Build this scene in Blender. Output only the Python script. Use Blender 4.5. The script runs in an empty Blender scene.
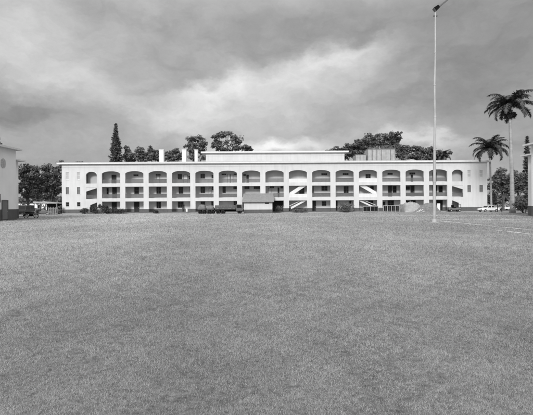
import bpy, math, random
import numpy as np
from mathutils import Vector, Matrix

random.seed(11)
rng = np.random.default_rng(5)
scene = bpy.context.scene
COL = scene.collection
PI = math.pi

# ------------------------------------------------------------------ camera model (photo 533 x 415)
F = 400.0; EYE = 1.8; ROLL = 0.006; CX, CY = 266.5, 207.5; HDY = -2.6

def W(px, py, Y):
    dx, dy = px - CX, py - CY
    dx0, dy0 = dx - ROLL * dy, dy + ROLL * dx
    return Vector((dx0 / F * Y, Y, EYE - (dy0 - HDY) / F * Y))

def WX(px, Y, py=207.5): return W(px, py, Y).x
def WZ(px, py, Y): return W(px, py, Y).z

# ------------------------------------------------------------------ materials (the photograph is black and white: all neutral)
def nt(m):
    m.use_nodes = True
    return m.node_tree

def mat(name, v, rough=0.8, var=0.12, scale=3.0, stain=0.0, metal=0.0, bump=0.0, bscale=40.0, stretch=(1, 1, 1), spec=0.3):
    m = bpy.data.materials.new(name)
    t = nt(m); N = t.nodes; L = t.links
    b = N['Principled BSDF']
    b.inputs['Roughness'].default_value = rough
    b.inputs['Metallic'].default_value = metal
    b.inputs['Specular IOR Level'].default_value = spec
    g = N.new('ShaderNodeNewGeometry')
    mp = N.new('ShaderNodeMapping'); mp.inputs['Scale'].default_value = stretch
    L.new(g.outputs['Position'], mp.inputs['Vector'])
    n = N.new('ShaderNodeTexNoise'); n.inputs['Scale'].default_value = scale; n.inputs['Detail'].default_value = 6
    L.new(mp.outputs[0], n.inputs['Vector'])
    r = N.new('ShaderNodeMapRange')
    r.inputs['From Min'].default_value = 0.3; r.inputs['From Max'].default_value = 0.7
    r.inputs['To Min'].default_value = v * (1 - var); r.inputs['To Max'].default_value = v * (1 + var)
    L.new(n.outputs['Fac'], r.inputs['Value'])
    out = r.outputs[0]
    if stain > 0:                                   # rain streaks and grime, long in Z
        mp2 = N.new('ShaderNodeMapping'); mp2.inputs['Scale'].default_value = (1.6, 1.6, 0.12)
        L.new(g.outputs['Position'], mp2.inputs['Vector'])
        n2 = N.new('ShaderNodeTexNoise'); n2.inputs['Scale'].default_value = 1.3; n2.inputs['Detail'].default_value = 8
        n2.inputs['Roughness'].default_value = 0.65
        L.new(mp2.outputs[0], n2.inputs['Vector'])
        r2 = N.new('ShaderNodeMapRange')
        r2.inputs['From Min'].default_value = 0.45; r2.inputs['From Max'].default_value = 0.75
        r2.inputs['To Min'].default_value = 1.0; r2.inputs['To Max'].default_value = 1 - stain
        L.new(n2.outputs['Fac'], r2.inputs['Value'])
        mu = N.new('ShaderNodeMath'); mu.operation = 'MULTIPLY'
        L.new(out, mu.inputs[0]); L.new(r2.outputs[0], mu.inputs[1]); out = mu.outputs[0]
    c = N.new('ShaderNodeCombineColor')
    for i in range(3): L.new(out, c.inputs[i])
    L.new(c.outputs[0], b.inputs['Base Color'])
    if bump > 0:
        n3 = N.new('ShaderNodeTexNoise'); n3.inputs['Scale'].default_value = bscale; n3.inputs['Detail'].default_value = 4
        L.new(g.outputs['Position'], n3.inputs['Vector'])
        bp = N.new('ShaderNodeBump'); bp.inputs['Strength'].default_value = bump; bp.inputs['Distance'].default_value = 0.05
        L.new(n3.outputs['Fac'], bp.inputs['Height']); L.new(bp.outputs[0], b.inputs['Normal'])
    return m

def leaf_mat(name, v, spread=0.45, trans=0.25, patch=0.0, patch_scale=0.08, spec=.25):
    m = bpy.data.materials.new(name)
    t = nt(m); N = t.nodes; L = t.links
    b = N['Principled BSDF']; b.inputs['Roughness'].default_value = 0.6; b.inputs['Specular IOR Level'].default_value = spec
    a = N.new('ShaderNodeAttribute'); a.attribute_name = 'shade'
    r = N.new('ShaderNodeMapRange')
    r.inputs['To Min'].default_value = v * (1 - spread); r.inputs['To Max'].default_value = v * (1 + spread)
    L.new(a.outputs['Fac'], r.inputs['Value'])
    out = r.outputs[0]
    if patch:
        g = N.new('ShaderNodeNewGeometry')
        for sc, am in ((patch_scale, patch), (patch_scale * 5, patch * 0.7), (patch_scale * 26, patch * 0.6)):
            mp = N.new('ShaderNodeMapping'); mp.inputs['Scale'].default_value = (1, 0.7, 0.0)
            L.new(g.outputs['Position'], mp.inputs['Vector'])
            n = N.new('ShaderNodeTexNoise'); n.inputs['Scale'].default_value = sc; n.inputs['Detail'].default_value = 4
            L.new(mp.outputs[0], n.inputs['Vector'])
            r2 = N.new('ShaderNodeMapRange')
            r2.inputs['From Min'].default_value = 0.32; r2.inputs['From Max'].default_value = 0.68
            r2.inputs['To Min'].default_value = 1 - am; r2.inputs['To Max'].default_value = 1 + am
            L.new(n.outputs['Fac'], r2.inputs['Value'])
            mu = N.new('ShaderNodeMath'); mu.operation = 'MULTIPLY'
            L.new(out, mu.inputs[0]); L.new(r2.outputs[0], mu.inputs[1]); out = mu.outputs[0]
    c = N.new('ShaderNodeCombineColor')
    for i in range(3): L.new(out, c.inputs[i])
    L.new(c.outputs[0], b.inputs['Base Color'])
    if trans:
        tr = N.new('ShaderNodeBsdfTranslucent'); L.new(c.outputs[0], tr.inputs['Color'])
        mx = N.new('ShaderNodeMixShader'); mx.inputs[0].default_value = trans
        L.new(b.outputs[0], mx.inputs[1]); L.new(tr.outputs[0], mx.inputs[2])
        L.new(mx.outputs[0], N['Material Output'].inputs['Surface'])
    return m

M = dict(
    white=mat('white stucco', 0.60, 0.85, 0.05, 0.6, stain=0.12, bump=0.15),
    trim=mat('white trim paint', 0.68, 0.7, 0.04, 1.0, stain=0.08),
    hall=mat('pale hall stucco', 0.83, 0.85, 0.04, 0.5, stain=0.04, bump=0.15),
    dado=mat('grey dado paint', 0.105, 0.8, 0.12, 1.2, stain=0.2),
    inner=mat('lanai wall paint', 0.60, 0.85, 0.08, 0.7, stain=0.08),
    inner_dado=mat('lanai lower wall', 0.13, 0.8, 0.12, 1.2, stain=0.1),
    slab=mat('lanai slab', 0.5, 0.85, 0.08, 1.0),
    rail=mat('painted rail', 0.11, 0.6, 0.1, 2.0),
    frame=mat('window frame paint', 0.11, 0.6, 0.1, 2.0),
    glass=mat('dark window glass', 0.012, 0.25, 0.3, 1.0, spec=0.25),
    louver=mat('pale jalousie louvers', 0.42, 0.4, 0.15, 6.0, stretch=(0.2, 0.2, 3)),
    louver2=mat('mid grey jalousie louvers', 0.16, 0.35, 0.3, 6.0, stretch=(0.2, 0.2, 3)),
    door=mat('dark door paint', 0.018, 0.5, 0.15, 2.0),
    paledoor=mat('pale door paint', 0.62, 0.5, 0.06, 2.0),
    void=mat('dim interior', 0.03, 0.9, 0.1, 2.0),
    roofgrey=mat('grey roofing', 0.23, 0.85, 0.15, 2.5, bump=0.3),
    tin=mat('galvanised sheet', 0.36, 0.5, 0.15, 1.5, stain=0.25, metal=0.0),
    pole=mat('galvanised pole', 0.42, 0.5, 0.15, 1.0, stain=0.2),
    black=mat('black painted metal', 0.008, 0.7, 0.2, 3.0, spec=0.05),
    lampgrey=mat('grey lamp housing', 0.10, 0.5, 0.2, 3.0),
    rubber=mat('tyre rubber', 0.02, 0.9, 0.2, 6.0),
    rim=mat('wheel rim', 0.3, 0.4, 0.1, 4.0, spec=0.5),
    carwhite=mat('white car paint', 0.75, 0.25, 0.03, 1.0, spec=0.5),
    cargrey=mat('grey car paint', 0.12, 0.3, 0.05, 1.0, spec=0.5),
    cardark=mat('dark car paint', 0.03, 0.25, 0.1, 1.0, spec=0.5),
    chrome=mat('chrome', 0.6, 0.2, 0.05, 2.0, metal=0.9),
    olive=mat('drab truck paint', 0.11, 0.7, 0.25, 3.0),
    canvas=mat('drab canvas', 0.15, 0.95, 0.2, 2.5, bump=0.6, bscale=6),
    tarp=mat('pale tarpaulin', 0.29, 0.7, 0.2, 1.5, bump=0.7, bscale=4),
    soil=mat('heaped soil', 0.17, 0.95, 0.3, 3.5, bump=0.9, bscale=12),
    board=mat('white board', 0.70, 0.7, 0.1, 2.0),
    wood=mat('weathered timber', 0.22, 0.85, 0.25, 5.0),
    bark=mat('tree bark', 0.10, 0.95, 0.3, 4.0, bump=0.8, bscale=14),
    palmbark=mat('royal palm trunk', 0.34, 0.9, 0.18, 1.2, stain=0.3, bump=0.3, bscale=10, stretch=(1, 1, 2.5)),
    shaft=mat('palm crownshaft', 0.12, 0.5, 0.15, 2.0),
    concrete=mat('worn concrete', 0.42, 0.9, 0.15, 2.0, bump=0.4),
    leaf_dark=leaf_mat('dark broad leaves', 0.14, 0.7, 0.3),
    leaf_airy=leaf_mat('pale airy leaves', 0.20, 0.6, 0.35),
    leaf_mid=leaf_mat('mid broad leaves', 0.15, 0.7, 0.3),
    leaf_pine=leaf_mat('pine foliage', 0.15, 0.7, 0.25),
    leaf_palm=leaf_mat('palm leaflets', 0.075, 0.6, 0.2),
    leaf_dead=leaf_mat('dead palm leaves and seed', 0.030, 0.6, 0.05),
    leaf_bush=leaf_mat('shrub leaves', 0.06, 0.7, 0.2),
    grass=leaf_mat('lawn grass', 0.50, 0.55, 0.35, patch=0.15, patch_scale=0.07, spec=.04),
)

# ------------------------------------------------------------------ mesh builder
class MB:
    def __init__(self): self.v = []; self.f = []
    def add(self, vs, fs):
        o = len(self.v); self.v += [tuple(p) for p in vs]
        self.f += [tuple(i + o for i in q) for q in fs]; return self
    def box(self, x0, x1, y0, y1, z0, z1):
        return self.add([(x0,y0,z0),(x1,y0,z0),(x1,y1,z0),(x0,y1,z0),(x0,y0,z1),(x1,y0,z1),(x1,y1,z1),(x0,y1,z1)],
                        [(0,3,2,1),(4,5,6,7),(0,1,5,4),(1,2,6,5),(2,3,7,6),(3,0,4,7)])
    def prism(self, poly, y0, y1):          # polygon in x,z (counter-clockwise seen from -y), extruded in y
        n = len(poly)
        vs = [(x, y0, z) for x, z in poly] + [(x, y1, z) for x, z in poly]
        fs = [tuple(range(n)), tuple(range(2*n-1, n-1, -1))]
        fs += [(i, n + i, n + (i+1) % n, (i+1) % n) for i in range(n)]
        return self.add(vs, fs)
    def tube(self, pts, rad, n=8, cap=True):
        pts = [Vector(p) for p in pts]
        if not hasattr(rad, '__len__'): rad = [rad] * len(pts)
        vs = []; fs = []
        for i, p in enumerate(pts):
            d = (pts[min(i+1, len(pts)-1)] - pts[max(i-1, 0)]).normalized()
            a = d.cross(Vector((0, 0, 1)) if abs(d.z) < 0.9 else Vector((1, 0, 0))).normalized()
            b = d.cross(a)
            for k in range(n):
                t = 2*PI*k/n
                vs.append(p + (a*math.cos(t) + b*math.sin(t)) * rad[i])
        for i in range(len(pts)-1):
            for k in range(n):
                fs.append((i*n+k, i*n+(k+1) % n, (i+1)*n+(k+1) % n, (i+1)*n+k))
        if cap:
            fs.append(tuple(range(n-1, -1, -1))); fs.append(tuple(range((len(pts)-1)*n, len(pts)*n)))
        return self.add(vs, fs)
    def bar(self, a, b, r, n=6): return self.tube([a, b], r, n)
    def build(self, name, m, parent=None, smooth=False, bevel=0.0):
        me = bpy.data.meshes.new(name)
        me.from_pydata(self.v, [], self.f); me.materials.append(m)
        if smooth: me.polygons.foreach_set('use_smooth', [True] * len(me.polygons))
        me.update()
        o = bpy.data.objects.new(name, me); COL.objects.link(o)
        if parent is not None: o.parent = parent
        if bevel:
            b = o.modifiers.new('bevel', 'BEVEL'); b.width = bevel; b.segments = 2; b.limit_method = 'ANGLE'
        return o

def tag(o, label=None, cat=None, group=None, kind=None):
    if label: o['label'] = label
    if cat: o['category'] = cat
    if group: o['group'] = group
    if kind: o['kind'] = kind
    return o

def empty(name, loc=(0, 0, 0), rz=0, label=None, cat=None, group=None):
    o = bpy.data.objects.new(name, None); COL.objects.link(o)
    o.location = loc; o.rotation_euler = (0, 0, rz); o.empty_display_size = 0.3
    return tag(o, label, cat, group)

def copy_tree(o, parent=None):
    c = o.copy(); COL.objects.link(c)
    if parent is not None: c.parent = parent
    for ch in list(o.children): copy_tree(ch, c)
    return c

def leaf_object(name, m, centers, normals, sizes, parent=None, aspect=1.6, shade=None, local=(0, 0, 0)):
    """one mesh of many small leaf faces"""
    n = len(centers)
    rnd = rng.normal(size=(n, 3))
    t = np.cross(normals, rnd); t /= np.linalg.norm(t, axis=1)[:, None] + 1e-9
    b = np.cross(normals, t); b /= np.linalg.norm(b, axis=1)[:, None] + 1e-9
    s = sizes[:, None]
    V = np.empty((n, 4, 3))
    V[:, 0] = centers - t*s*aspect*0.5
    V[:, 1] = centers + b*s*0.5
    V[:, 2] = centers + t*s*aspect*0.5
    V[:, 3] = centers - b*s*0.5
    return raw_mesh(name, m, V.reshape(-1, 3), np.arange(n*4).reshape(n, 4), parent, np.repeat(rng.random(n) if shade is None else shade, 4))

def raw_mesh(name, m, V, Fc, parent=None, shade=None):
    me = bpy.data.meshes.new(name)
    k = Fc.shape[1]
    me.vertices.add(len(V)); me.vertices.foreach_set('co', np.ascontiguousarray(V, dtype=np.float32).ravel())
    me.loops.add(Fc.size); me.loops.foreach_set('vertex_index', Fc.astype(np.int32).ravel())
    me.polygons.add(len(Fc)); me.polygons.foreach_set('loop_start', (np.arange(len(Fc))*k).astype(np.int32))
    me.update(calc_edges=True)
    if shade is not None:
        at = me.attributes.new('shade', 'FLOAT', 'POINT'); at.data.foreach_set('value', shade.astype(np.float32))
    me.materials.append(m)
    o = bpy.data.objects.new(name, me); COL.objects.link(o)
    if parent is not None: o.parent = parent
    return o

# ------------------------------------------------------------------ ground
def ground():
    m = bpy.data.materials.new('lawn ground'); t = nt(m); N = t.nodes; L = t.links
    b = N['Principled BSDF']; b.inputs['Roughness'].default_value = 0.95; b.inputs['Specular IOR Level'].default_value = 0.1
    g = N.new('ShaderNodeNewGeometry')
    val = None
    for sc, lo, hi in ((0.06, 0.85, 1.15), (0.7, 0.8, 1.2), (14, 0.55, 1.45)):
        n = N.new('ShaderNodeTexNoise'); n.inputs['Scale'].default_value = sc; n.inputs['Detail'].default_value = 6
        L.new(g.outputs['Position'], n.inputs['Vector'])
        r = N.new('ShaderNodeMapRange'); r.inputs['From Min'].default_value = 0.3; r.inputs['From Max'].default_value = 0.7
        r.inputs['To Min'].default_value = lo; r.inputs['To Max'].default_value = hi
        L.new(n.outputs['Fac'], r.inputs['Value'])
        if val is None: val = r.outputs[0]
        else:
            mu = N.new('ShaderNodeMath'); mu.operation = 'MULTIPLY'
            L.new(val, mu.inputs[0]); L.new(r.outputs[0], mu.inputs[1]); val = mu.outputs[0]
    mu = N.new('ShaderNodeMath'); mu.operation = 'MULTIPLY'; mu.inputs[1].default_value = 0.14
    L.new(val, mu.inputs[0])
    c = N.new('ShaderNodeCombineColor')
    for i in range(3): L.new(mu.outputs[0], c.inputs[i])
    L.new(c.outputs[0], b.inputs['Base Color'])
    n = N.new('ShaderNodeTexNoise'); n.inputs['Scale'].default_value = 25; n.inputs['Detail'].default_value = 5
    L.new(g.outputs['Position'], n.inputs['Vector'])
    bp = N.new('ShaderNodeBump'); bp.inputs['Strength'].default_value = 0.8; bp.inputs['Distance'].default_value = 0.04
    L.new(n.outputs['Fac'], bp.inputs['Height']); L.new(bp.outputs[0], b.inputs['Normal'])
    mb = MB(); R = 2500
    mb.add([(-R, -R, 0), (R, -R, 0), (R, R, 0), (-R, R, 0)], [(0, 1, 2, 3)])
    tag(mb.build('ground', m), 'flat grassy parade ground in front of the buildings', 'ground', kind='structure')
ground()

M['road'] = mat('pale packed drive', 0.24, 0.95, 0.2, 0.8, bump=0.4, stretch=(0.3, 1, 1))
mb = MB(); y0, y1 = 85.6, 90.6
mb.add([(-75, y0, .004), (75, y0, .004), (75, y1, .004), (-75, y1, .004)], [(0, 1, 2, 3)])
tag(mb.build('road', M['road']), 'pale worn drive running along the front of the long building', 'road', kind='structure')
M['walk'] = mat('concrete walk', 0.40, 0.9, 0.12, 1.5)
mb = MB(); mb.box(-47, 51, 91.9, 92.95, -0.02, 0.10)
tag(mb.build('path', M['walk']), 'narrow concrete walk at the foot of the long white building', 'path', kind='structure')

# worn chalk lines of the playing field
def line_mat():
    m = bpy.data.materials.new('worn chalk'); t = nt(m); N = t.nodes; L = t.links
    b = N['Principled BSDF']; b.inputs['Roughness'].default_value = 0.95
    g = N.new('ShaderNodeNewGeometry')
    n = N.new('ShaderNodeTexNoise'); n.inputs['Scale'].default_value = 0.9; n.inputs['Detail'].default_value = 8; n.inputs['Roughness'].default_value = 0.7
    L.new(g.outputs['Position'], n.inputs['Vector'])
    r = N.new('ShaderNodeMapRange'); r.inputs['From Min'].default_value = 0.38; r.inputs['From Max'].default_value = 0.62
    r.inputs['To Min'].default_value = 0.22; r.inputs['To Max'].default_value = 0.66
    L.new(n.outputs['Fac'], r.inputs['Value'])
    c = N.new('ShaderNodeCombineColor')
    for i in range(3): L.new(r.outputs[0], c.inputs[i])
    L.new(c.outputs[0], b.inputs['Base Color']); return m
M['chalk'] = line_mat()
STRIPS = []
def strip(label, a, b, w):
    a, b = Vector(a), Vector(b); d = (b - a).normalized(); p = Vector((-d.y, d.x)) * w/2
    n = 40; vs = []; fs = []
    for i in range(n+1):
        q = a.lerp(b, i/n); k = 1 + random.uniform(-.35, .35); o = p * k
        vs += [(q.x+o.x, q.y+o.y, .008 + .002*len(STRIPS)), (q.x-o.x, q.y-o.y, .008 + .002*len(STRIPS))]
    fs = [(2*i, 2*i+1, 2*i+3, 2*i+2) for i in range(n)]
    o = MB().add(vs, fs).build('path', M['chalk'])
    tag(o, label, 'field line', 'worn field lines', 'structure'); STRIPS.append((a, b, w))
strip('worn chalk sideline running away beside the light pole', (17.6, 12), (18.25, 43.6), 0.44)
strip('faint worn line crossing the field behind the light pole', (11.0, 45.3), (62, 44.4), 0.9)
strip('short faint inner line at the right edge of the field', (15.1, 14), (15.5, 27.0), 0.30)
strip('pale worn strip of ground beyond the far field line', (5.0, 62), (70, 60), 1.6)

# ------------------------------------------------------------------ grass
def grass():
    vs = []; fs3 = []; sh = []
    zones = [(2.3, 4.5, 19000, .015, .0036), (4.5, 8, 8500, .020, .0050), (8, 14, 3200, .032, .0080), (14, 25, 900, .05, .014), (25, 45, 220, .065, .028), (45, 85.3, 60, .08, .06)]
    V = []; S = []
    for ya, yb, dens, h, w in zones:
        Ya, Yb2 = (ya*.82 if ya > 3 else ya), (yb*1.22 if yb < 80 else yb)     # neighbouring zones blend into each other
        n = int((Yb2-Ya)*(1.6*Yb2+6)*dens)
        y = Ya + (Yb2-Ya)*rng.random(n)
        keep = rng.random(n) < (1.6*y+6)/(1.6*Yb2+6)
        if ya > 3: keep &= rng.random(n) < np.clip((y-ya*.82)/(ya*.40), 0, 1)
        if yb < 80: keep &= rng.random(n) < np.clip((yb*1.22-y)/(yb*.40), 0, 1)
        y = y[keep]; x = (rng.random(len(y))-.5)*(1.6*y+6)
        # clumping
        cl = (np.sin(x*5.1+3*np.sin(y*2.3))*np.sin(y*4.3+2*np.sin(x*1.7)) + np.sin(x*13.7+1.3)*np.sin(y*11.3))*.25 + .5
        keep = rng.random(len(y)) < 0.45 + 0.75*cl
        for a, b, sw in STRIPS:
            d = (b-a).normalized(); rel = np.stack([x-a.x, y-a.y], 1)
            t = rel@np.array([d.x, d.y]); q = np.abs(rel@np.array([-d.y, d.x]))
            on = (t > 0) & (t < (b-a).length) & (q < sw*.62)
            keep &= ~(on & (rng.random(len(x)) < .93))
        keep &= ~((np.abs(x - 16.2) < .9) & (np.abs(y - 38.7) < .9) & (rng.random(len(x)) < .8))
        keep &= ~((x < -33.0) & (y > 38) & (y < 62))
        keep &= ~((x > 36.0) & (y > 38) & (y < 64))
        x = x[keep]; y = y[keep]; n = len(x); cl = cl[keep]
        hh = h*(0.45+rng.random(n)*0.9)*(0.75+.5*cl); ww = w*(.6+.8*rng.random(n))
        a = rng.random(n)*2*PI; la = rng.random(n)*2*PI; ll = hh*rng.random(n)*1.8
        bx, by = np.cos(a)*ww/2, np.sin(a)*ww/2
        T = np.empty((n, 3, 3))
        T[:, 0] = np.stack([x-bx, y-by, np.full(n, -.003)], 1)
        T[:, 1] = np.stack([x+bx, y+by, np.full(n, -.003)], 1)
        T[:, 2] = np.stack([x+np.cos(la)*ll, y+np.sin(la)*ll, hh], 1)
        s = .38 + .26*rng.random(n)
        # the mown strip to the left of about x = -6 has paler, shorter grass
        edge = -5.0 - (y-8)*0.09
        mown = 1/(1+np.exp(np.clip((x-edge)/(0.25+.02*y), -30, 30)))
        s = s*(1-.2) + .2*mown*.55 + .09
        gap = (np.sin(x*9.1+2.1*np.sin(y*7.3))*np.sin(y*8.3+1.7*np.sin(x*6.1)) > .35) * np.clip(.5+.9*np.sin(x*1.9+1.3*np.sin(y*1.1))*np.sin(y*1.6+np.sin(x*.9)), 0, 1) if ya < 14 else 0
        s = np.where(rng.random(n) < .20*(1.5-cl) + .40*gap, s*.1, s)      # dark thatch showing in thin spots
        s += mown*.06 - .10/(1+np.exp(np.clip(-(x-6-.12*y)/2.5, -30, 30)))
        V.append(T.reshape(-1, 3)); S.append(np.repeat(s, 3))
    V = np.concatenate(V); S = np.concatenate(S)
    o = raw_mesh('grass', M['grass'], V, np.arange(len(V)).reshape(-1, 3), None, S)
    tag(o, 'short rough lawn covering the whole parade ground', 'grass', kind='stuff')
grass()

# ------------------------------------------------------------------ the long three-storey barracks
D = 93.0
FX = lambda px: (px - CX)/F*D
X0, X1 = FX(62), FX(487.3)
BAYS = [(FX(102.0 + 23.37*i), FX(102.0 + 23.37*i + 18.2)) for i in range(15)]
SM = [(FX(86.0), FX(97.0)), (FX(452.2), FX(463.2))]
Z = dict(f3=7.0, f3s=9.30, f3c=9.83, f2=3.56, f2t=6.23, f1=0.34, f1t=2.79, top=11.5, dado=1.0)
T = 0.40
BACK = D + 2.3

def wall_cols(mb, x0, x1, z0, z1, y0, y1, holes):
    xs = sorted({x0, x1} | {h[0] for h in holes} | {h[1] for h in holes})
    xs = [x for x in xs if x0 <= x <= x1]
    for a, b in zip(xs[:-1], xs[1:]):
        m = (a+b)/2
        hs = sorted((max(h[2], z0), min(h[3], z1)) for h in holes if h[0] < m < h[1] and h[3] > z0 and h[2] < z1)
        z = z0
        for lo, hi in hs:
            if lo > z + 1e-6: mb.box(a, b, y0, y1, z, lo)
            z = max(z, hi)
        if z < z1 - 1e-6: mb.box(a, b, y0, y1, z, z1)

barracks = empty('barracks_building', (1.9, D, 0), 0, 'long three-storey white building with rows of arched open balconies', 'building')
BI = Matrix.Translation((-1.9, -D, 0))
def bpart(mb, name, m, parent=None, **k):
    o = mb.build(name, m, parent or barracks, **k)
    if parent is None: o.location = (-1.9, -D, 0)
    return o

holes = []
for a, b in BAYS:
    holes += [(a, b, Z['f1'], Z['f1t']), (a, b, Z['f2'], Z['f2t']), (a, b, Z['f3'], Z['f3c'])]
for k, (a, b) in enumerate(SM):
    holes += [(a, b, Z['f1'], Z['f1t']-.05), (a, b, Z['f2']-.15, Z['f2t']-.1), (a, b, Z['f3'], Z['f3c']-.08)]
wing = []
for px in (67.5, 78.7):
    wing += [(FX(px)-.36, FX(px)+.36, 7.95, 9.70), (FX(px)-.36, FX(px)+.36, 4.55, 6.20), (FX(px)-.40, FX(px)+.40, 1.70, 2.70)]
for px in (469.3, 481.3):
    wing += [(FX(px)-.40, FX(px)+.40, 7.95, 9.60), (FX(px)-.40, FX(px)+.40, 4.50, 6.10)]
mb = MB()
wall_cols(mb, X0, X1, Z['dado'], Z['top'], D, D+T, holes + wing)
def arch_fill(mb, a, b, zs, zc, y0, y1, n=14):
    # flattened arch: straight crown with rounded haunches
    def h(u):
        return zs + (zc-zs)*(1 - abs(2*u-1)**2.4)**0.75
    for i in range(n):
        u0, u1 = i/n, (i+1)/n
        xa, xb = a+(b-a)*u0, a+(b-a)*u1
        za, zb = min(h(u0), zc-.001), min(h(u1), zc-.001)
        mb.prism([(xa, za), (xb, zb), (xb, zc), (xa, zc)], y0, y1)
for a, b in BAYS: arch_fill(mb, a, b, Z['f3s'], Z['f3c'], D, D+T)
for a, b in SM: arch_fill(mb, a, b, 9.05, Z['f3c']-.08, D, D+T)
bpart(mb, 'facade', M['white'])
mb = MB()
wall_cols(mb, X0-.03, X1+.03, -.1, Z['dado']-.003, D-.03, D+T, [h for h in holes if h[2] == Z['f1']])
bpart(mb, 'lower_wall', M['dado'])
mb = MB()
mb.box(X0, X0+.4, D+T, D+13, 0, Z['top']); mb.box(X1-.4, X1, D+T, D+13, 0, Z['top']); mb.box(X0+.4, X1-.4, D+12.6, D+13, 0, Z['top'])
bpart(mb, 'outer_wall', M['white'])
mb = MB(); mb.box(X0+.4, X1-.4, BACK, BACK+.25, Z['dado'], 10.4)
bpart(mb, 'balcony_back_wall', M['inner'])
mb = MB(); mb.box(X0+.4, X1-.4, BACK-.02, BACK+.25, 0, Z['dado']-.003)
bpart(mb, 'balcony_lower_wall', M['inner_dado'])
for z0, z1 in ((-.1, .18), (2.795, 3.45), (6.235, 6.9), (10.0, 10.4)):
    mb = MB(); mb.box(X0+.4, X1-.4, D+T, BACK-.02, z0, z1); bpart(mb, 'balcony_slab', M['slab'])
# thin string course above the arches
mb = MB(); mb.box(X0-.02, X1+.02, D-.05, D-.001, 10.85, 10.95); bpart(mb, 'string_course', M['trim'])
# flat roof with a projecting eave
mb = MB(); mb.box(X0-.95, X1+.75, D-.55, D+13.8, 11.50, 11.84)
mb.box(X0-1.0, X1+.80, D-.60, D+13.85, 11.843, 11.90)
roof = bpart(mb, 'roof', M['trim'])
mb = MB(); mb.box(X0-.5, X1+.3, D+1, D+12.5, 11.903, 11.93); mb.build('roof_felt', M['roofgrey'], roof)

# penthouse on the roof
Yp = D+5
pa, pb = WX(205.8, Yp, 156), WX(344.4, Yp, 156)
zt = WZ(275, 151.9, Yp)
mb = MB(); mb.box(pa, pb, Yp, Yp+5, 11.9, zt-.25)
ph = bpart(mb, 'penthouse', M['white'])
mb = MB(); mb.box(WX(201.3, Yp, 156), WX(348.2, Yp, 156), Yp-.6, Yp+5.6, zt-.25, zt+.12)
mb.build('penthouse_roof', M['trim'], ph)
mb = MB(); mb.box(pa-.01, pb+.01, Yp-.04, Yp-.001, zt-.95, zt-.87); mb.build('penthouse_band', M['trim'], ph)
# chimneys
for pl, pr, pt in ((159.2, 163.6, 149.4), (182.0, 186.1, 149.4), (194.5, 197.6, 149.6)):
    Yc = D+3.5
    a, b = WX(pl, Yc, 155), WX(pr, Yc, 155); z = WZ((pl+pr)/2, pt, Yc)
    mb = MB(); mb.box(a, b, Yc, Yc+.9, 11.9, z-.12)
    c = bpart(mb, 'chimney', M['trim'])
    mb = MB(); mb.box(a-.05, b+.05, Yc-.05, Yc+.95, z-.12, z); mb.build('chimney_cap', M['trim'], c)
mb = MB()
for i in range(12):
    t0 = PI*i/12; t1 = PI*(i+1)/12
    a, b = WX(405, D+3, 159), WX(418, D+3, 159); c = (a+b)/2; r = (b-a)/2
    mb.prism([(c-r*math.cos(t0), 11.93), (c-r*math.cos(t1), 11.93), (c-r*math.cos(t1), 11.93+.55*math.sin(t1)), (c-r*math.cos(t0), 11.93+.55*math.sin(t0))], D+3, D+5)
bpart(mb, 'skylight_hood', M['trim'])

# --- windows and doors ---
def window(x0, x1, z0, z1, y, mull=1, pane=None, trans=False, fm=None):
    f = MB(); t = .07
    f.box(x0, x1, y-.06, y, z0, z0+t); f.box(x0, x1, y-.06, y, z1-t, z1)
    f.box(x0, x0+t, y-.06, y, z0+t, z1-t); f.box(x1-t, x1, y-.06, y, z0+t, z1-t)
    for k in range(1, mull+1):
        xm = x0 + (x1-x0)*k/(mull+1); f.box(xm-t*.7, xm+t*.7, y-.06, y, z0+t, z1-t)
    if trans: f.box(x0+t, x1-t, y-.055, y, (z0+z1)/2-.03, (z0+z1)/2+.03)
    fo = bpart(f, 'window', fm or M['frame'])
    p = MB(); p.box(x0+t*.5, x1-t*.5, y-.03, y-.004, z0+t*.5, z1-t*.5)
    p.build('pane', pane or M['glass'], fo)
def door(x0, x1, z0, z1, y, m=None):
    f = MB(); f.box(x0, x0+.08, y-.07, y, z0, z1); f.box(x1-.08, x1, y-.07, y, z0, z1); f.box(x0+.08, x1-.08, y-.07, y, z1-.08, z1)
    fo = bpart(f, 'door', M['frame'])
    p = MB(); p.box(x0+.08, x1-.08, y-.04, y-.004, z0, z1-.08); q = p.build('door_leaf', m or M['door'], fo)
    h = MB(); h.box(x1-.24, x1-.16, y-.09, y-.04, z0+(z1-z0)*.42, z0+(z1-z0)*.48); h.build('handle', M['rim'], fo)
YB = BACK
def U(i, u): return BAYS[i][0] + (BAYS[i][1]-BAYS[i][0])*u
F1, F2, F3 = .18, 3.45, 6.9
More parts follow.
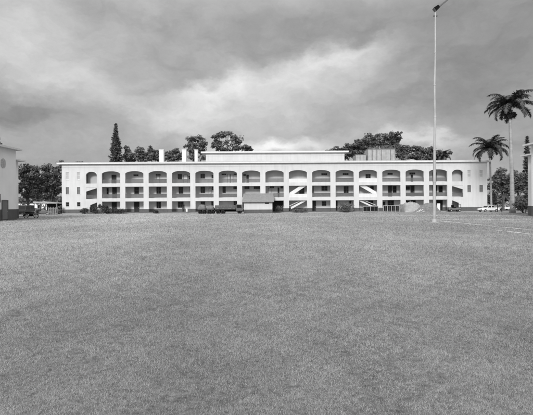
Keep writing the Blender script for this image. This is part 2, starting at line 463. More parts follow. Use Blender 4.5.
SPEC = [  # bay, kind, u0, u1, z0, z1
 (0,'d',.33,.60,F3,9.2),(0,'d',.36,.62,F2,6.1),(0,'w',.05,.16,4.5,5.9),(0,'d',.33,.62,F1,2.72),
 (1,'v',.28,.55,8.85,9.25),(1,'w',.32,.58,4.6,6.1),(1,'d',.30,.60,F1,2.72),
 (2,'v',.25,.52,8.9,9.3),(2,'dp',.27,.48,F3,8.8),(2,'d',.90,.99,F3,9.0),(2,'w2',.28,.53,4.6,6.1),(2,'d',.90,.99,F2,6.0),(2,'w2',.28,.53,1.15,2.7),(2,'d',.88,.99,F1,2.7),
 (3,'w',.20,.45,7.9,9.3),(3,'dp',.52,.76,F3,9.1),(3,'w',.80,.99,8.0,8.8),(3,'w2',.25,.50,4.6,6.1),(3,'w',.88,.99,5.4,6.0),(3,'w2',.20,.52,1.25,2.7),(3,'d',.44,.57,.18,2.0),
 (4,'w2',.20,.45,8.2,9.3),(4,'w',.82,.99,8.25,9.0),(4,'w2',.20,.45,4.7,6.1),(4,'dp',.66,.80,F2,5.8),(4,'w',.84,.99,5.4,6.1),(4,'w2',.20,.45,1.65,2.7),(4,'w2',.80,.99,1.65,2.7),
 (5,'v',.10,.36,8.95,9.3),(5,'dp',.42,.58,F3,9.2),(5,'dp',.59,.75,F3,9.2),(5,'v',.78,.96,8.95,9.3),(5,'w',.15,.33,4.7,6.1),(5,'v',.76,.99,5.6,6.1),(5,'w2',.77,.99,1.6,2.7),
 (6,'d',.21,.35,F3,9.0),(6,'v',.04,.18,8.7,9.2),(6,'v',.10,.38,5.6,6.1),(6,'v',.63,.97,5.6,6.1),
 (7,'dp',.14,.32,F2,5.7),(7,'d',.68,.78,F2,5.8),(7,'v',.25,.48,5.75,6.1),(7,'v',.84,.98,5.7,6.1),
 (8,'w2',.62,.9,4.4,5.9),
 (9,'v',.58,.90,8.8,9.25),(9,'w2',.58,.92,5.1,6.1),(9,'w',.04,.14,4.6,6.0),(9,'d',.04,.27,F1,2.7),(9,'w2',.60,.84,1.5,2.6),
 (10,'v',.50,.82,8.8,9.25),(10,'w2',.55,.82,4.5,6.0),(10,'d',.03,.2,F1,2.7),(10,'w',.86,.98,1.4,2.6),
 (11,'w2',.50,.78,8.0,9.0),(11,'w',.76,.95,4.9,6.0),(11,'w2',.62,.92,1.7,2.7),
 (12,'v',.45,.74,8.8,9.25),(12,'d',.47,.70,F2,6.1),(12,'w',.73,.95,4.5,6.0),(12,'d',.02,.1,F2,6.0),(12,'w2',.45,.80,1.2,2.7),(12,'w',.16,.32,1.2,2.4),
 (13,'v',.40,.72,8.85,9.3),(13,'d',.47,.60,F3,8.8),(13,'w2',.08,.42,5.2,5.9),(13,'d',.45,.68,F2,6.1),(13,'w2',.06,.42,1.3,2.6),(13,'d',.48,.74,F1,2.7),
 (14,'d',.40,.64,F3,9.3),(14,'d',.40,.66,F2,6.1),(14,'w',.75,.98,4.5,5.9),(14,'d',.40,.62,F1,2.7),(14,'d',.64,.98,F1,2.7),
]
for i, k, u0, u1, z0, z1 in SPEC:
    a, b = U(i, u0), U(i, u1)
    if 5.5 < z1 < 6.5: z1 = min(z1+.13, 6.22)
    if k == 'd': door(a, b, z0, z1, YB-.02)
    elif k == 'dp': door(a, b, z0, z1, YB-.02, M['paledoor'])
    elif k == 'v': window(a, b, z0, z1, YB-.02, 2)
    elif k == 'w': window(a, b, z0, z1, YB-.02, 0, trans=True)
    else: window(a, b, z0, z1, YB-.02, 1, trans=True)
for n, (a, b, z0, z1) in enumerate(wing):
    pane = M['glass'] if z1 < 3 else (M['louver'] if z0 > 7 else M['louver2'])
    window(a+.01, b-.01, z0+.01, z1-.01, D+.14, 0, pane, True, M['frame'] if z0 < 7 else M['trim'])
    s = MB(); s.box(a-.06, b+.06, D-.06, D-.001, z0-.09, z0-.005); bpart(s, 'window_sill', M['trim'])

# --- balcony railings (posts, rails and pickets) ---
def railing(a, b, zf, h, pitch=.13, w=.05):
    m = MB(); y = D+.14
    m.box(a, b, y-.04, y+.04, zf+h-.08, zf+h); m.box(a, b, y-.03, y+.03, zf+.08, zf+.14)
    n = int((b-a)/pitch)
    for k in range(n):
        x = a + (k+.5)*(b-a)/n; m.box(x-w/2, x+w/2, y-.012, y+.012, zf+.14, zf+h-.08)
    return bpart(m, 'railing', M['rail'])
for i, (a, b) in enumerate(BAYS):
    if i not in (8, 11):
        railing(a+.01, b-.01, Z['f3'], .95 if i % 3 else .9, .12 if i % 4 else .14, .105 if i in (2,3,4,9,10,12) else .09)
        railing(a+.01, b-.01, Z['f2'], .92, .12, .112 if i in (2,3,4,5,9,10,13) else .095)
# solid white parapets in the two stair bays
for i in (8, 11):
    a, b = BAYS[i]
    m = MB(); m.box(a+.005, b-.005, D+.1, D+.25, Z['f3']-.02, Z['f3']+.85); bpart(m, 'parapet', M['trim'])
    m = MB(); m.box(a+.005, b-.005, D+.1, D+.25, Z['f2']-.02, Z['f2']+.75); bpart(m, 'parapet', M['trim'])
for a, b in SM:
    railing(a+.01, b-.01, Z['f2']-.12, .95, .12, .09)

# --- stairs in the two open stair bays ---
def flight(i, ul, zl, ur, zr, th, y0, width, ms):
    a = U(i, ul); b = U(i, ur)
    m = MB(); m.prism([(a, zl), (b, zr), (b, zr+th), (a, zl+th)], y0, y0+.10)
    m.prism([(a, zl), (b, zr), (b, zr+.25), (a, zl+.25)], y0+width, y0+width+.08)
    o = bpart(m, 'stair_stringer', ms)
    s = MB(); n = 16
    for k in range(n):
        xa, xb = a+(b-a)*k/n, a+(b-a)*(k+1)/n
        z = zl + (zr-zl)*(k+ (1 if zr > zl else 0))/n + .12
        s.box(min(xa, xb), max(xa, xb), y0+.10, y0+width, z-.08, z)
    bpart(s, 'stair_treads', M['concrete'])
flight(8, .005, 3.60, .995, 6.25, .92, D+.42, 1.3, M['trim'])
flight(8, .12, .80, .995, 2.75, .48, D+.42, 1.3, M['trim'])
flight(11, .005, 6.20, .995, 3.75, .92, D+.42, 1.3, M['trim'])
flight(11, .005, 2.60, .80, 1.0, .40, D+.42, 1.3, M['trim'])
for i, ul, zl, ur, zr in ((8, .0, 1.5, .75, 2.9), (11, .05, 3.15, .95, 1.6)):
    m = MB(); m.tube([(U(i, ul), D+.5, zl), (U(i, ur), D+.5, zr)], .07, 6); bpart(m, 'stair_handrail', M['trim'])
# --- enclosed stairs behind the small end arches ---
for k, (a, b) in enumerate(SM):
    c = (lambda u: a+(b-a)*u) if k == 0 else (lambda u: b-(b-a)*u)
    def poly(pts):
        p = [(c(u), z) for u, z in pts]
        return p if k == 0 else p[::-1]
    m = MB()
    m.prism(poly([(.0, 5.15), (1.0, 5.95), (1.0, 6.12), (.0, 6.12)]), D+.06, D+.3)
    bpart(m, 'stair_soffit', M['white']); m = MB()
    m.prism(poly([(.0, Z['dado']), (.38, Z['dado']), (.38, 2.0), (.0, 2.0)]), D+.003, D+.3)
    bpart(m, 'stair_wall', M['white']); m = MB()
    m.prism(poly([(.0, 2.0), (.38, 2.0), (1.0, 2.62), (1.0, 2.735), (.0, 2.735)]), D+.003, D+.3)
    bpart(m, 'stair_soffit', M['white'])
    m = MB(); m.prism(poly([(.0, Z['f1']), (.38, Z['f1']), (.38, Z['dado']-.004), (.0, Z['dado']-.004)]), D-.025, D+.3); bpart(m, 'stair_lower_wall', M['dado'])
    m = MB(); m.box(a-.3, b+.3, D+1.5, D+1.56, Z['f3']+.003, 9.95); bpart(m, 'stair_screen', mat('grey stair screen %d' % k, (.42), .8, .05, .5))

# --- projecting single-storey annex at the middle ---
Ya = 87.0
aa, ab = WX(244.0, Ya), WX(272.3, Ya)
ra, rb = WX(242.0, Ya), WX(274.0, Ya)
zwall = WZ(258, 202.3, Ya)
annex = MB()
wall_cols(annex, aa, ab, .8, zwall, Ya, Ya+.2, [(WX(265, Ya), WX(269, Ya), zwall-.36, zwall-.06)])
annex.box(aa, aa+.2, Ya+.2, D-.05, .8, zwall); annex.box(ab-.2, ab, Ya+.2, D-.05, .8, zwall)
an = bpart(annex, 'annex', M['white'])
m = MB(); m.box(aa-.03, ab+.03, Ya-.03, D-.05, -.05, .797); m.build('annex_lower_wall', M['dado'], an)
m = MB(); m.box(WX(265, Ya)+.01, WX(269, Ya)-.01, Ya+.08, Ya+.12, zwall-.35, zwall-.07); m.build('annex_window', M['glass'], an)
ze = WZ(258, 201.6, Ya); zr = WZ(258, 193.4, D)
m = MB()
vs = [(ra, Ya-.5, ze-.12), (rb, Ya-.5, ze-.12), (rb, D-.01, zr-.12), (ra, D-.01, zr-.12), (ra, Ya-.5, ze), (rb, Ya-.5, ze), (rb, D-.01, zr), (ra, D-.01, zr)]
m.add(vs, [(0,3,2,1),(4,5,6,7),(0,1,5,4),(1,2,6,5),(2,3,7,6),(3,0,4,7)])
for k in range(1, 9):                      # lapped roofing courses
    t = k/9; y = Ya-.5+(D-Ya+.49)*t; z = ze+(zr-ze)*t
    m.box(ra, rb, y, y+.03, z-.02, z+.035)
m.build('annex_roof', M['roofgrey'], an)
# near-black panel standing in for the shade inside the bay beside the annex
m = MB(); m.box(U(7,.42), U(7,.98), BACK-.08, BACK-.03, F1, 2.75); bpart(m, 'dark_doorway_panel', M['void'])

# ------------------------------------------------------------------ halls at the two sides
def hall(label, xc, ycorner, sgn, zeave, over, px_rear):
    h = empty('side_hall', (xc, ycorner, 0), 0, label, 'building')
    def hp(mb, name, m, parent=None, **k):
        o = mb.build(name, m, parent or h, **k)
        if parent is None: o.location = (-xc, -ycorner, 0)
        return o
    xo = xc + sgn*16; L = 15
    m = MB(); m.box(min(xc, xo), max(xc, xo), ycorner-L, ycorner, 1.42, zeave); hp(m, 'wall', M['hall'])
    m = MB(); m.box(min(xc-sgn*.03, xo), max(xc-sgn*.03, xo), ycorner-L, ycorner+.03, -.1, 1.417); hp(m, 'lower_wall', M['dado'])
    e = over
    ex = xc - sgn*e; exo = xo + sgn*e
    m = MB(); m.box(min(ex, exo), max(ex, exo), ycorner-L-e, ycorner+e, zeave, zeave+.22)
    a, b = min(ex, exo), max(ex, exo); zz = zeave+.22
    m.add([(a, ycorner-L-e, zz+.003), (b, ycorner-L-e, zz+.003), (b, ycorner+e, zz+.003), (a, ycorner+e, zz+.003), ((a+b)/2, ycorner-L+6, zz+1.1), ((a+b)/2, ycorner-6, zz+1.1)],
          [(0,1,4),(1,2,5,4),(2,3,5),(3,0,4,5)])
    hp(m, 'roof', M['trim'])
    return h, hp
hl, hp = hall('white hall at the left edge with an oval vent and grey door', -33.8, 54.0, -1, 9.35, .55, 18)
# round vent and door on the wall that faces the field
m = MB(); yv = 51.35; zv = WZ(5, 163.2, yv); n = 24; r = .62
pts = [(-33.8+.05, yv + r*.8*math.cos(2*PI*i/n), zv + r*math.sin(2*PI*i/n)) for i in range(n)]
pts2 = [(-33.8-.1, p[1], p[2]) for p in pts]
m.add(pts+pts2, [tuple(range(n)), tuple(range(2*n-1, n-1, -1))] + [(i, n+i, n+(i+1) % n, (i+1) % n) for i in range(n)])
for k in range(-3, 4): m.box(-33.75, -33.72, yv-.42, yv+.42, zv+k*.14-.02, zv+k*.14+.02)
hp(m, 'vent', mat('vent louvers', .5, .7, .2, 4))
yd0, yd1 = 51.1, 52.15
m = MB(); m.box(-33.82, -33.74, yd0, yd1, .15, 2.55); d = hp(m, 'door', mat('grey door', .17, .6, .1, 2))
m = MB(); m.box(-33.76, -33.70, yd0-.09, yd0-.003, .1, 2.64); m.box(-33.76, -33.70, yd1+.003, yd1+.09, .1, 2.64); m.box(-33.76, -33.70, yd0-.003, yd1+.003, 2.553, 2.64); hp(m, 'door_frame', M['frame'])
m = MB(); m.box(-33.74, -33.68, yd1-.15, yd1-.09, 1.1, 1.2); m.build('handle', M['rim'], d)
m = MB(); m.box(-33.82, -33.74, 50.0, 50.75, 2.3, 3.4); hp(m, 'window', M['glass'])
hr, hp2 = hall('white hall cut off by the right edge of the photo', 36.45, 55.0, 1, 9.75, .75, 529)
# rear wings of the halls
def rear(name, label, x, y0, y1, sgn, zeave, over):
    h = empty(name, (x, y0, 0), 0, label, 'building')
    m = MB(); xo = x+sgn*14; m.box(min(x, xo), max(x, xo), y0, y1, 1.4, zeave); o = m.build('wall', M['hall'], h); o.location = (-x, -y0, 0)
    m = MB(); m.box(min(x-sgn*.03, xo), max(x-sgn*.03, xo), y0, y1+.03, -.1, 1.397); o = m.build('lower_wall', M['dado'], h); o.location = (-x, -y0, 0)
    m = MB(); a, b = sorted((x-sgn*over, xo)); m.box(a, b, y0, y1+over, zeave, zeave+.2); o = m.build('roof', M['trim'], h); o.location = (-x, -y0, 0)
rear('rear_wing', 'lower white wing showing just behind the left hall', -37.2, 54.2, 60.0, -1, 8.55, .7)
rear('rear_wing', 'lower white wing with a thin eave behind the right hall', 39.9, 55.2, 61.0, 1, 9.0, .7)

# ------------------------------------------------------------------ rooftop plant
def tin_unit(label, pl, pr, pt, rail_top=None):
    Y = D+4.5
    a, b = WX(pl, Y, 155), WX(pr, Y, 155); z = WZ((pl+pr)/2, pt, Y)
    u = empty('rooftop_unit', ((a+b)/2, Y, 11.93), 0, label, 'roof unit', 'metal units on the roof')
    ox, oy, oz = u.location
    m = MB(); w = b-a; h = z-11.93
    n = int(w/.16)
    vs = []; fs = []
    for k in range(n+1):                     # corrugated front sheet
        x = -w/2+w*k/n; y = -.04 if k % 2 else 0
        vs += [(x, y, .15), (x, y, h)]
    fs = [(2*k, 2*k+2, 2*k+3, 2*k+1) for k in range(n)]
    m.add(vs, fs); m.box(-w/2, w/2, .01, 3.0, .15, h-.02)
    m.build('casing', M['tin'], u)
    m = MB()
    np_ = max(2, int(w/1.1))
    for k in range(np_+1):
        x = -w/2 + w*k/np_; m.box(x-.05, x+.05, -.12, -.045, 0, h+.05)
    m.box(-w/2-.05, w/2+.05, -.14, 3.05, h+.053, h+.14); m.box(-w/2-.05, w/2+.05, -.14, 3.05, 0, .147)
    m.build('frame', mat('rusted frame', .16, .8, .3, 3), u)
    if rail_top:
        m = MB(); hr = WZ((pl+pr)/2, rail_top, Y)-11.93
        for k in range(9):
            x = -w/2+w*k/8; m.box(x-.03, x+.03, -.1, -.04, h+.14, hr)
        m.box(-w/2, w/2, -.1, -.04, hr, hr+.06); m.box(-w/2, w/2, -.1, -.04, (h+hr)/2+.05, (h+hr)/2+.10)
        for k in range(4):
            x = -w/2+w*(k+.5)/4; m.tube([(x, 1, h+.14), (x, 1, hr-.05)], .35, 10)
        m.build('guard_rail', M['lampgrey'], u)
    return u
tin_unit('large corrugated metal enclosure with railing on the flat roof', 367.6, 395, 149.3, 146.0)
tin_unit('small plain metal box beside the corrugated roof enclosure', 355.5, 366, 155.0)

# ------------------------------------------------------------------ light pole
Yp_ = 38.7
b0 = W(434.2, 222.0, Yp_); b0.z = 0
t0 = W(435.3, 12.0, Yp_)
pl = empty('light_pole', b0, 0, 'tall thin pale metal pole with one black floodlight on the lawn', 'light pole')
H = t0.z; dx = t0.x - b0.x
pts = []; rad = []
for k in range(27):
    u = k/26
    wob = .035*math.sin(u*17)*math.exp(-((u-.6)/.22)**2)
    pts.append((dx*u + wob, 0, H*u)); rad.append(.155 - .095*u)
m = MB(); m.tube(pts, rad, 12); m.build('pole', M['pole'], pl, smooth=True)
m = MB()
for k in (5, 9, 13, 17, 21): m.tube([(pts[k][0], 0, pts[k][2]-.06), (pts[k][0], 0, pts[k][2]+.06)], rad[k]+.02, 12)
m.build('collar', M['pole'], pl)
m = MB(); m.tube([(0, 0, 0), (0, 0, .06)], .42, 16); m.tube([(0, 0, .06), (0, 0, .35)], .22, 12)
m.build('base_plate', M['concrete'], pl)
m = MB(); m.box(dx-.2, dx+.2, -.05, .05, H-.42, H-.35); m.tube([(dx, 0, H-.1), (dx+.02, 0, H+.12)], .03, 6); m.build('cross_arm', M['lampgrey'], pl)
lamp = MB()
# floodlight: a tapered hood looking down to the left, on a bracket that reaches up to the right
def obox(mb, c, ax, ay, az, hx, hy, hz, taper=1.0):
    vs = []
    for sz in (-1, 1):
        k = 1 if sz < 0 else taper
        for sx, sy in ((-1,-1),(1,-1),(1,1),(-1,1)):
            vs.append(Vector(c)+ax*sx*hx*k+ay*sy*hy*k+az*sz*hz)
    mb.add(vs, [(0,3,2,1),(4,5,6,7),(0,1,5,4),(1,2,6,5),(2,3,7,6),(3,0,4,7)])
d1 = Vector((.78, 0, .62)).normalized(); p1 = Vector((-.62, 0, .78)).normalized(); yy = Vector((0, 1, 0))
obox(lamp, (dx+.12, 0, H+.36), p1, yy, d1, .20, .2, .27, .75)
lamp.build('lamp_head', M['black'], pl, bevel=.03)
m = MB(); obox(m, (dx-.10, 0, H+.185), p1, yy, d1, .17, .16, .03); m.build('lens', mat('lamp glass', .12, .1, .05, 2, spec=.6), pl)
m = MB(); obox(m, (dx+.80, .02, H+.86), p1, yy, d1, .085, .05, .60, .8); m.build('lamp_arm', mat('grey steel arm', .12, .5, .1, 2), pl, bevel=.02)

# ------------------------------------------------------------------ trees
def crown_leaves(name, m, clumps, per, size, parent, up=.35):
    C = []; Nn = []; S = []; Sh = []
    for (cx, cy, cz, rx, ry, rz) in clumps:
        n = max(30, int(per*(rx*ry+ry*rz+rx*rz)/3))
        d = rng.normal(size=(n, 3)); d /= np.linalg.norm(d, axis=1)[:, None]
        r = (.35 + .65*rng.random(n)**.5)*(1+rng.normal(size=n)*.2)
        # lumpy outline
        r *= 1 + .22*np.sin(d[:, 0]*5+cx)*np.sin(d[:, 2]*6+cz)
        C.append(np.array([cx, cy, cz]) + d*r[:, None]*np.array([rx, ry, rz]))
        nn = d*.6 + rng.normal(size=(n, 3))*.6 + np.array([0, 0, up]); nn /= np.linalg.norm(nn, axis=1)[:, None]
        Nn.append(nn); S.append(size*(.6+.8*rng.random(n)))
        Sh.append(np.clip(rng.random()*.55 + rng.random(n)*.5, 0, 1))
    return leaf_object(name, m, np.concatenate(C), np.concatenate(Nn), np.concatenate(S), parent, 1.5, np.concatenate(Sh))

def broad_tree(name, label, blobs, Y, m, per=26, size=.42, base=None, group=None, trunk_r=.30, sub=13):
    """blobs: list of (px, py, rx_px, ry_px, dY) crown masses seen in the photo at depth Y"""
    k = Y/F
    bx = base if base is not None else sum(b[0] for b in blobs)/len(blobs)
    X = WX(bx, Y)
    t = empty(name, (X, Y, 0), 0, label, 'tree', group)
    per = per*2.3; size = size*.82
    clumps = []; tr = MB(); R = random.Random(len(label)*13+int(bx*3))
    zlow = min(WZ(b[0], b[1]+b[3], Y) for b in blobs)
    fork = max(1.2, zlow*.72)
    lean = R.uniform(-.3, .3)
    tr.tube([(0, 0, -.1), (lean*.3, 0, fork*.5), (lean, 0, fork)], [trunk_r*1.35, trunk_r, trunk_r*.8], 9)
    cs = []
    for (px, py, rx, ry, dy) in blobs:
        c = W(px, py, Y); cx, cz = c.x-X, c.z
        rxm, rzm = rx*k, ry*k
        cs.append((cx, dy, cz, rxm, rzm))
        mid = Vector((lean+(cx-lean)*.45, dy*.4, fork+(cz-fork)*.6))
        tr.tube([(lean, 0, fork-.2), mid, (cx, dy, cz)], [trunk_r*.5, trunk_r*.26, trunk_r*.10], 6)
        for j in range(sub):
            a = R.uniform(0, 2*PI); q = R.uniform(.05, .86)
            ox, oz = math.cos(a)*q*rxm, math.sin(a)*q*rzm; oy = R.uniform(-1, 1)*rxm*.8
            s = R.uniform(.26, .46)
            clumps.append((cx+ox, dy+oy, cz+oz, rxm*s*R.uniform(.9, 1.25), rxm*s, min(rzm, rxm)*s*R.uniform(.6, .95)))
            if j % 2 == 0: tr.tube([mid, (cx+ox*.5, dy+oy*.5, cz+oz*.4), (cx+ox, dy+oy, cz+oz)], [trunk_r*.16, trunk_r*.09, trunk_r*.03], 5)
    for a in range(len(cs)):                      # foliage joining neighbouring masses
        for b in range(a):
            A, B = cs[a], cs[b]
            if math.hypot(A[0]-B[0], A[2]-B[2]) < 1.5*(A[3]+B[3])*.75:
                for q in range(3):
                    w = R.uniform(.3, .7); r = (A[3]+B[3])*.5*R.uniform(.22, .38)
                    clumps.append((A[0]*w+B[0]*(1-w)+R.uniform(-.3, .3), A[1]*w+B[1]*(1-w), A[2]*w+B[2]*(1-w)+R.uniform(-.3, .3), r*1.2, r, r*.7))
    tr.build('trunk', M['bark'], t)
    crown_leaves('crown', m, clumps, per, size, t)
    return t
LM, LD, LA = M['leaf_mid'], M['leaf_dark'], M['leaf_airy']
TG = 'trees rising behind the long building'
broad_tree('broadleaf_tree', 'loose grey-green tree right beside the pointed pine', [(128,150,5,4.5,0),(125,157,4.5,5,1),(133,155,4.5,4.5,-1),(130,160,6,4,0)], 120, LA, 11, .45, 130, TG)
broad_tree('broadleaf_tree', 'round-topped loose tree between the pine and first chimney', [(140,150,5.5,4.2,0),(146,155,5,4.5,1),(138,157,5,5,-1),(143,160,6,4,0)], 121, LA, 11, .45, 141, TG)
broad_tree('broadleaf_tree', 'ragged tree touching the left side of the first chimney', [(151,150,4,4.5,0),(157,153,4.5,5,1),(153,158,6,4.5,-1),(160,159,5,4,0)], 122, LM, 14, .45, 153, TG)
broad_tree('broadleaf_tree', 'dark low tree filling the gap between first and second chimney', [(168,154,5,4.5,0),(175,152,5,4.5,1),(180,155,5,5,0),(172,160,8,4.5,-1)], 122, LD, 26, .5, 172, TG)
broad_tree('broadleaf_tree', 'airy rounded tree behind the second and third chimneys', [(191,140,6,4.5,0),(199,138,6.5,4.5,1),(204,144,5,5,-1),(189,148,5,6,0),(197,148,7,6,0),(202,155,6,6,1),(192,157,6,5,0)], 122, LA, 12, .45, 197, TG)
broad_tree('broadleaf_tree', 'tallest airy tree above the left end of the penthouse', [(218,136,7.5,5.5,0),(228,134,8,5.5,1),(237,139,7,6,-1),(215,146,6,6,0),(224,151,9,3.5,1),(238,148,7,4.5,0),(246,148,5,3.5,-1),(251,150,3,2.5,0)], 125, LM, 15, .45, 228, TG)
broad_tree('broadleaf_tree', 'wind-shaped dark tree sloping down behind the penthouse right end', [(331,151,6,2.4,0),(340,149,7,3,1),(349,147,7,4,-1),(357,145,7,5,0),(365,142,6,5.5,0),(352,153,10,4.5,0),(364,152,7,6,1),(344,155,8,4,0)], 122, LD, 36, .5, 356, TG)
broad_tree('broadleaf_tree', 'broad flat-topped tree spreading above the corrugated roof enclosure', [(371,137,6.5,3.4,0),(381,135,8,3.4,1),(391,136,8,3.4,-1),(377,142,9,4.5,0),(390,142,9,4.5,1),(398,139,4,3.4,0),(369,146,6,5,0),(383,147,9,5,0),(396,148,6,5,0)], 124, LM, 17, .45, 382, TG)
broad_tree('broadleaf_tree', 'dark rounded tree just right of the roof enclosure', [(399,150,5.5,5,0),(407,149,6.5,4.5,1),(402,157,8,5,-1),(410,156,6,5,0)], 120, LD, 38, .5, 404, TG)
broad_tree('broadleaf_tree', 'low dark tree above the white skylight hood', [(416,149,6.5,4,0),(423,151,6.5,4.5,1),(417,157,8,4.5,-1),(425,158,6,4,0)], 121, LD, 38, .5, 418, TG)
broad_tree('broadleaf_tree', 'dark tree behind the top half of the light pole', [(430,150,6.5,5,0),(437,152,7,5,1),(444,155,5.5,4.5,-1),(433,158,8,4.5,0)], 123, LD, 38, .5, 434, TG)
broad_tree('broadleaf_tree', 'dark treetop just peeping above the left end of the roof', [(64,166,7,5,0),(74,166,7,5,1),(84,165,7,4,-1)], 122, LD, 30, .5, 72, TG)
LG = 'trees in the gap beside the left hall'
broad_tree('broadleaf_tree', 'big dark spreading tree next to the left hall', [(22,172,6,7,0),(30,170,8,7,1),(38,174,8,7,-1),(27,182,9,8,-1),(37,185,8,7,1),(22,191,6,8,0),(31,194,8,5.5,0)], 104, LD, 34, .42, 29, LG)
broad_tree('broadleaf_tree', 'big dark spreading tree touching the left end of the long building', [(45,170,9,7,0),(54,169,9,7,1),(60,176,6,8,-1),(50,180,10,8,-1),(44,187,7,7,0),(57,189,7,8,1),(50,195,8,5,0)], 107, LD, 34, .42, 51, LG)
broad_tree('broadleaf_tree', 'lower dark tree standing between the two big spreading trees', [(36,178,7,7,0),(42,180,7,7,1),(39,189,8,6,0),(40,196,9,5,0)], 118, LD, 32, .45, 40, LG)
broad_tree('broadleaf_tree', 'far lighter tree low behind the carport roof', [(26,201,8,4,0),(38,199,7,5,0),(50,199,8,5,1),(60,200,6,5,0)], 150, LM, 22, .6, 44, LG)
RG = 'trees in the gap beside the right hall'
broad_tree('broadleaf_tree', 'dark round tree between the two palm trunks', [(496,179,5.5,6,0),(502,173,7,6.5,1),(508,179,6,7,-1),(498,188,7,7.5,0),(507,190,7,7,0),(502,183,7,7,0)], 104, LD, 34, .42, 503, RG)
broad_tree('broadleaf_tree', 'dark tree right of the tall palm trunk', [(516,176,6.5,6.5,0),(523,179,6.5,6.5,1),(514,187,7,8,-1),(523,189,6,8,0),(519,183,7,7,0)], 106, LD, 34, .42, 519, RG)
broad_tree('broadleaf_tree', 'low dark tree between the long building and the first palm', [(490,190,5,9,0),(494,199,7,6,0)], 112, LD, 30, .42, 491, RG)
broad_tree('broadleaf_tree', 'low dark tree farther back, seen under the other crowns at the right', [(496,200,8,6,0),(507,199,8,6,1),(518,199,8,6,0),(527,199,7,6,0)], 135, LD, 30, .55, 511, RG)

def pine(label, px, ptop, Y, half_px, base_px_y=212, group=None, dens=1.0):
    X = WX(px, Y); H = WZ(px, ptop, Y); k = Y/F
    t = empty('pine_tree', (X, Y, 0), 0, label, 'tree', group)
    m = MB(); m.tube([(0, 0, -.1), (0, 0, H*.6), (0, 0, H*.99)], [.42, .25, .03], 8); m.build('trunk', M['bark'], t)
    C = []; S = []; Nn = []; R = random.Random(int(px))
    z = 2.5; whorl = 0
    while z < H-.2:
        u = (H-z)/H
        rad = half_px*k*min(1.0, .07+.95*u/.40)
        nb = 7
        for b in range(nb):
            a = 2*PI*b/nb + whorl*.7 + R.uniform(-.25, .25)
            Lb = rad*R.uniform(.72, 1.18); n = max(8, int(44*dens*Lb))
            tt = rng.random(n)**.7
            P = np.stack([np.cos(a)*Lb*tt, np.sin(a)*Lb*tt, z + .30*Lb*tt**2 - .1*Lb*tt], 1) + rng.normal(size=(n, 3))*.12
            C.append(P); S.append(.16+.16*rng.random(n)); q = rng.normal(size=(n, 3))*.5+np.array([0, 0, .8]); Nn.append(q/np.linalg.norm(q, axis=1)[:, None])
        z += .55+.28*u; whorl += 1
    C = np.concatenate(C)
    leaf_object('crown', M['leaf_pine'], C, np.concatenate(Nn), np.concatenate(S), t, 2.2)
    return t
pine('tall narrow pointed pine behind the left part of the roof', 116.3, 123.5, 116, 6.7, group=TG, dens=1.6)
pine('pine top just showing above the roof of the left hall', -3.5, 128, 95, 8.0, dens=1.2)
pine('slim dark column-shaped pine next to the right hall', 527.5, 136, 82, 3.3, dens=1.6)

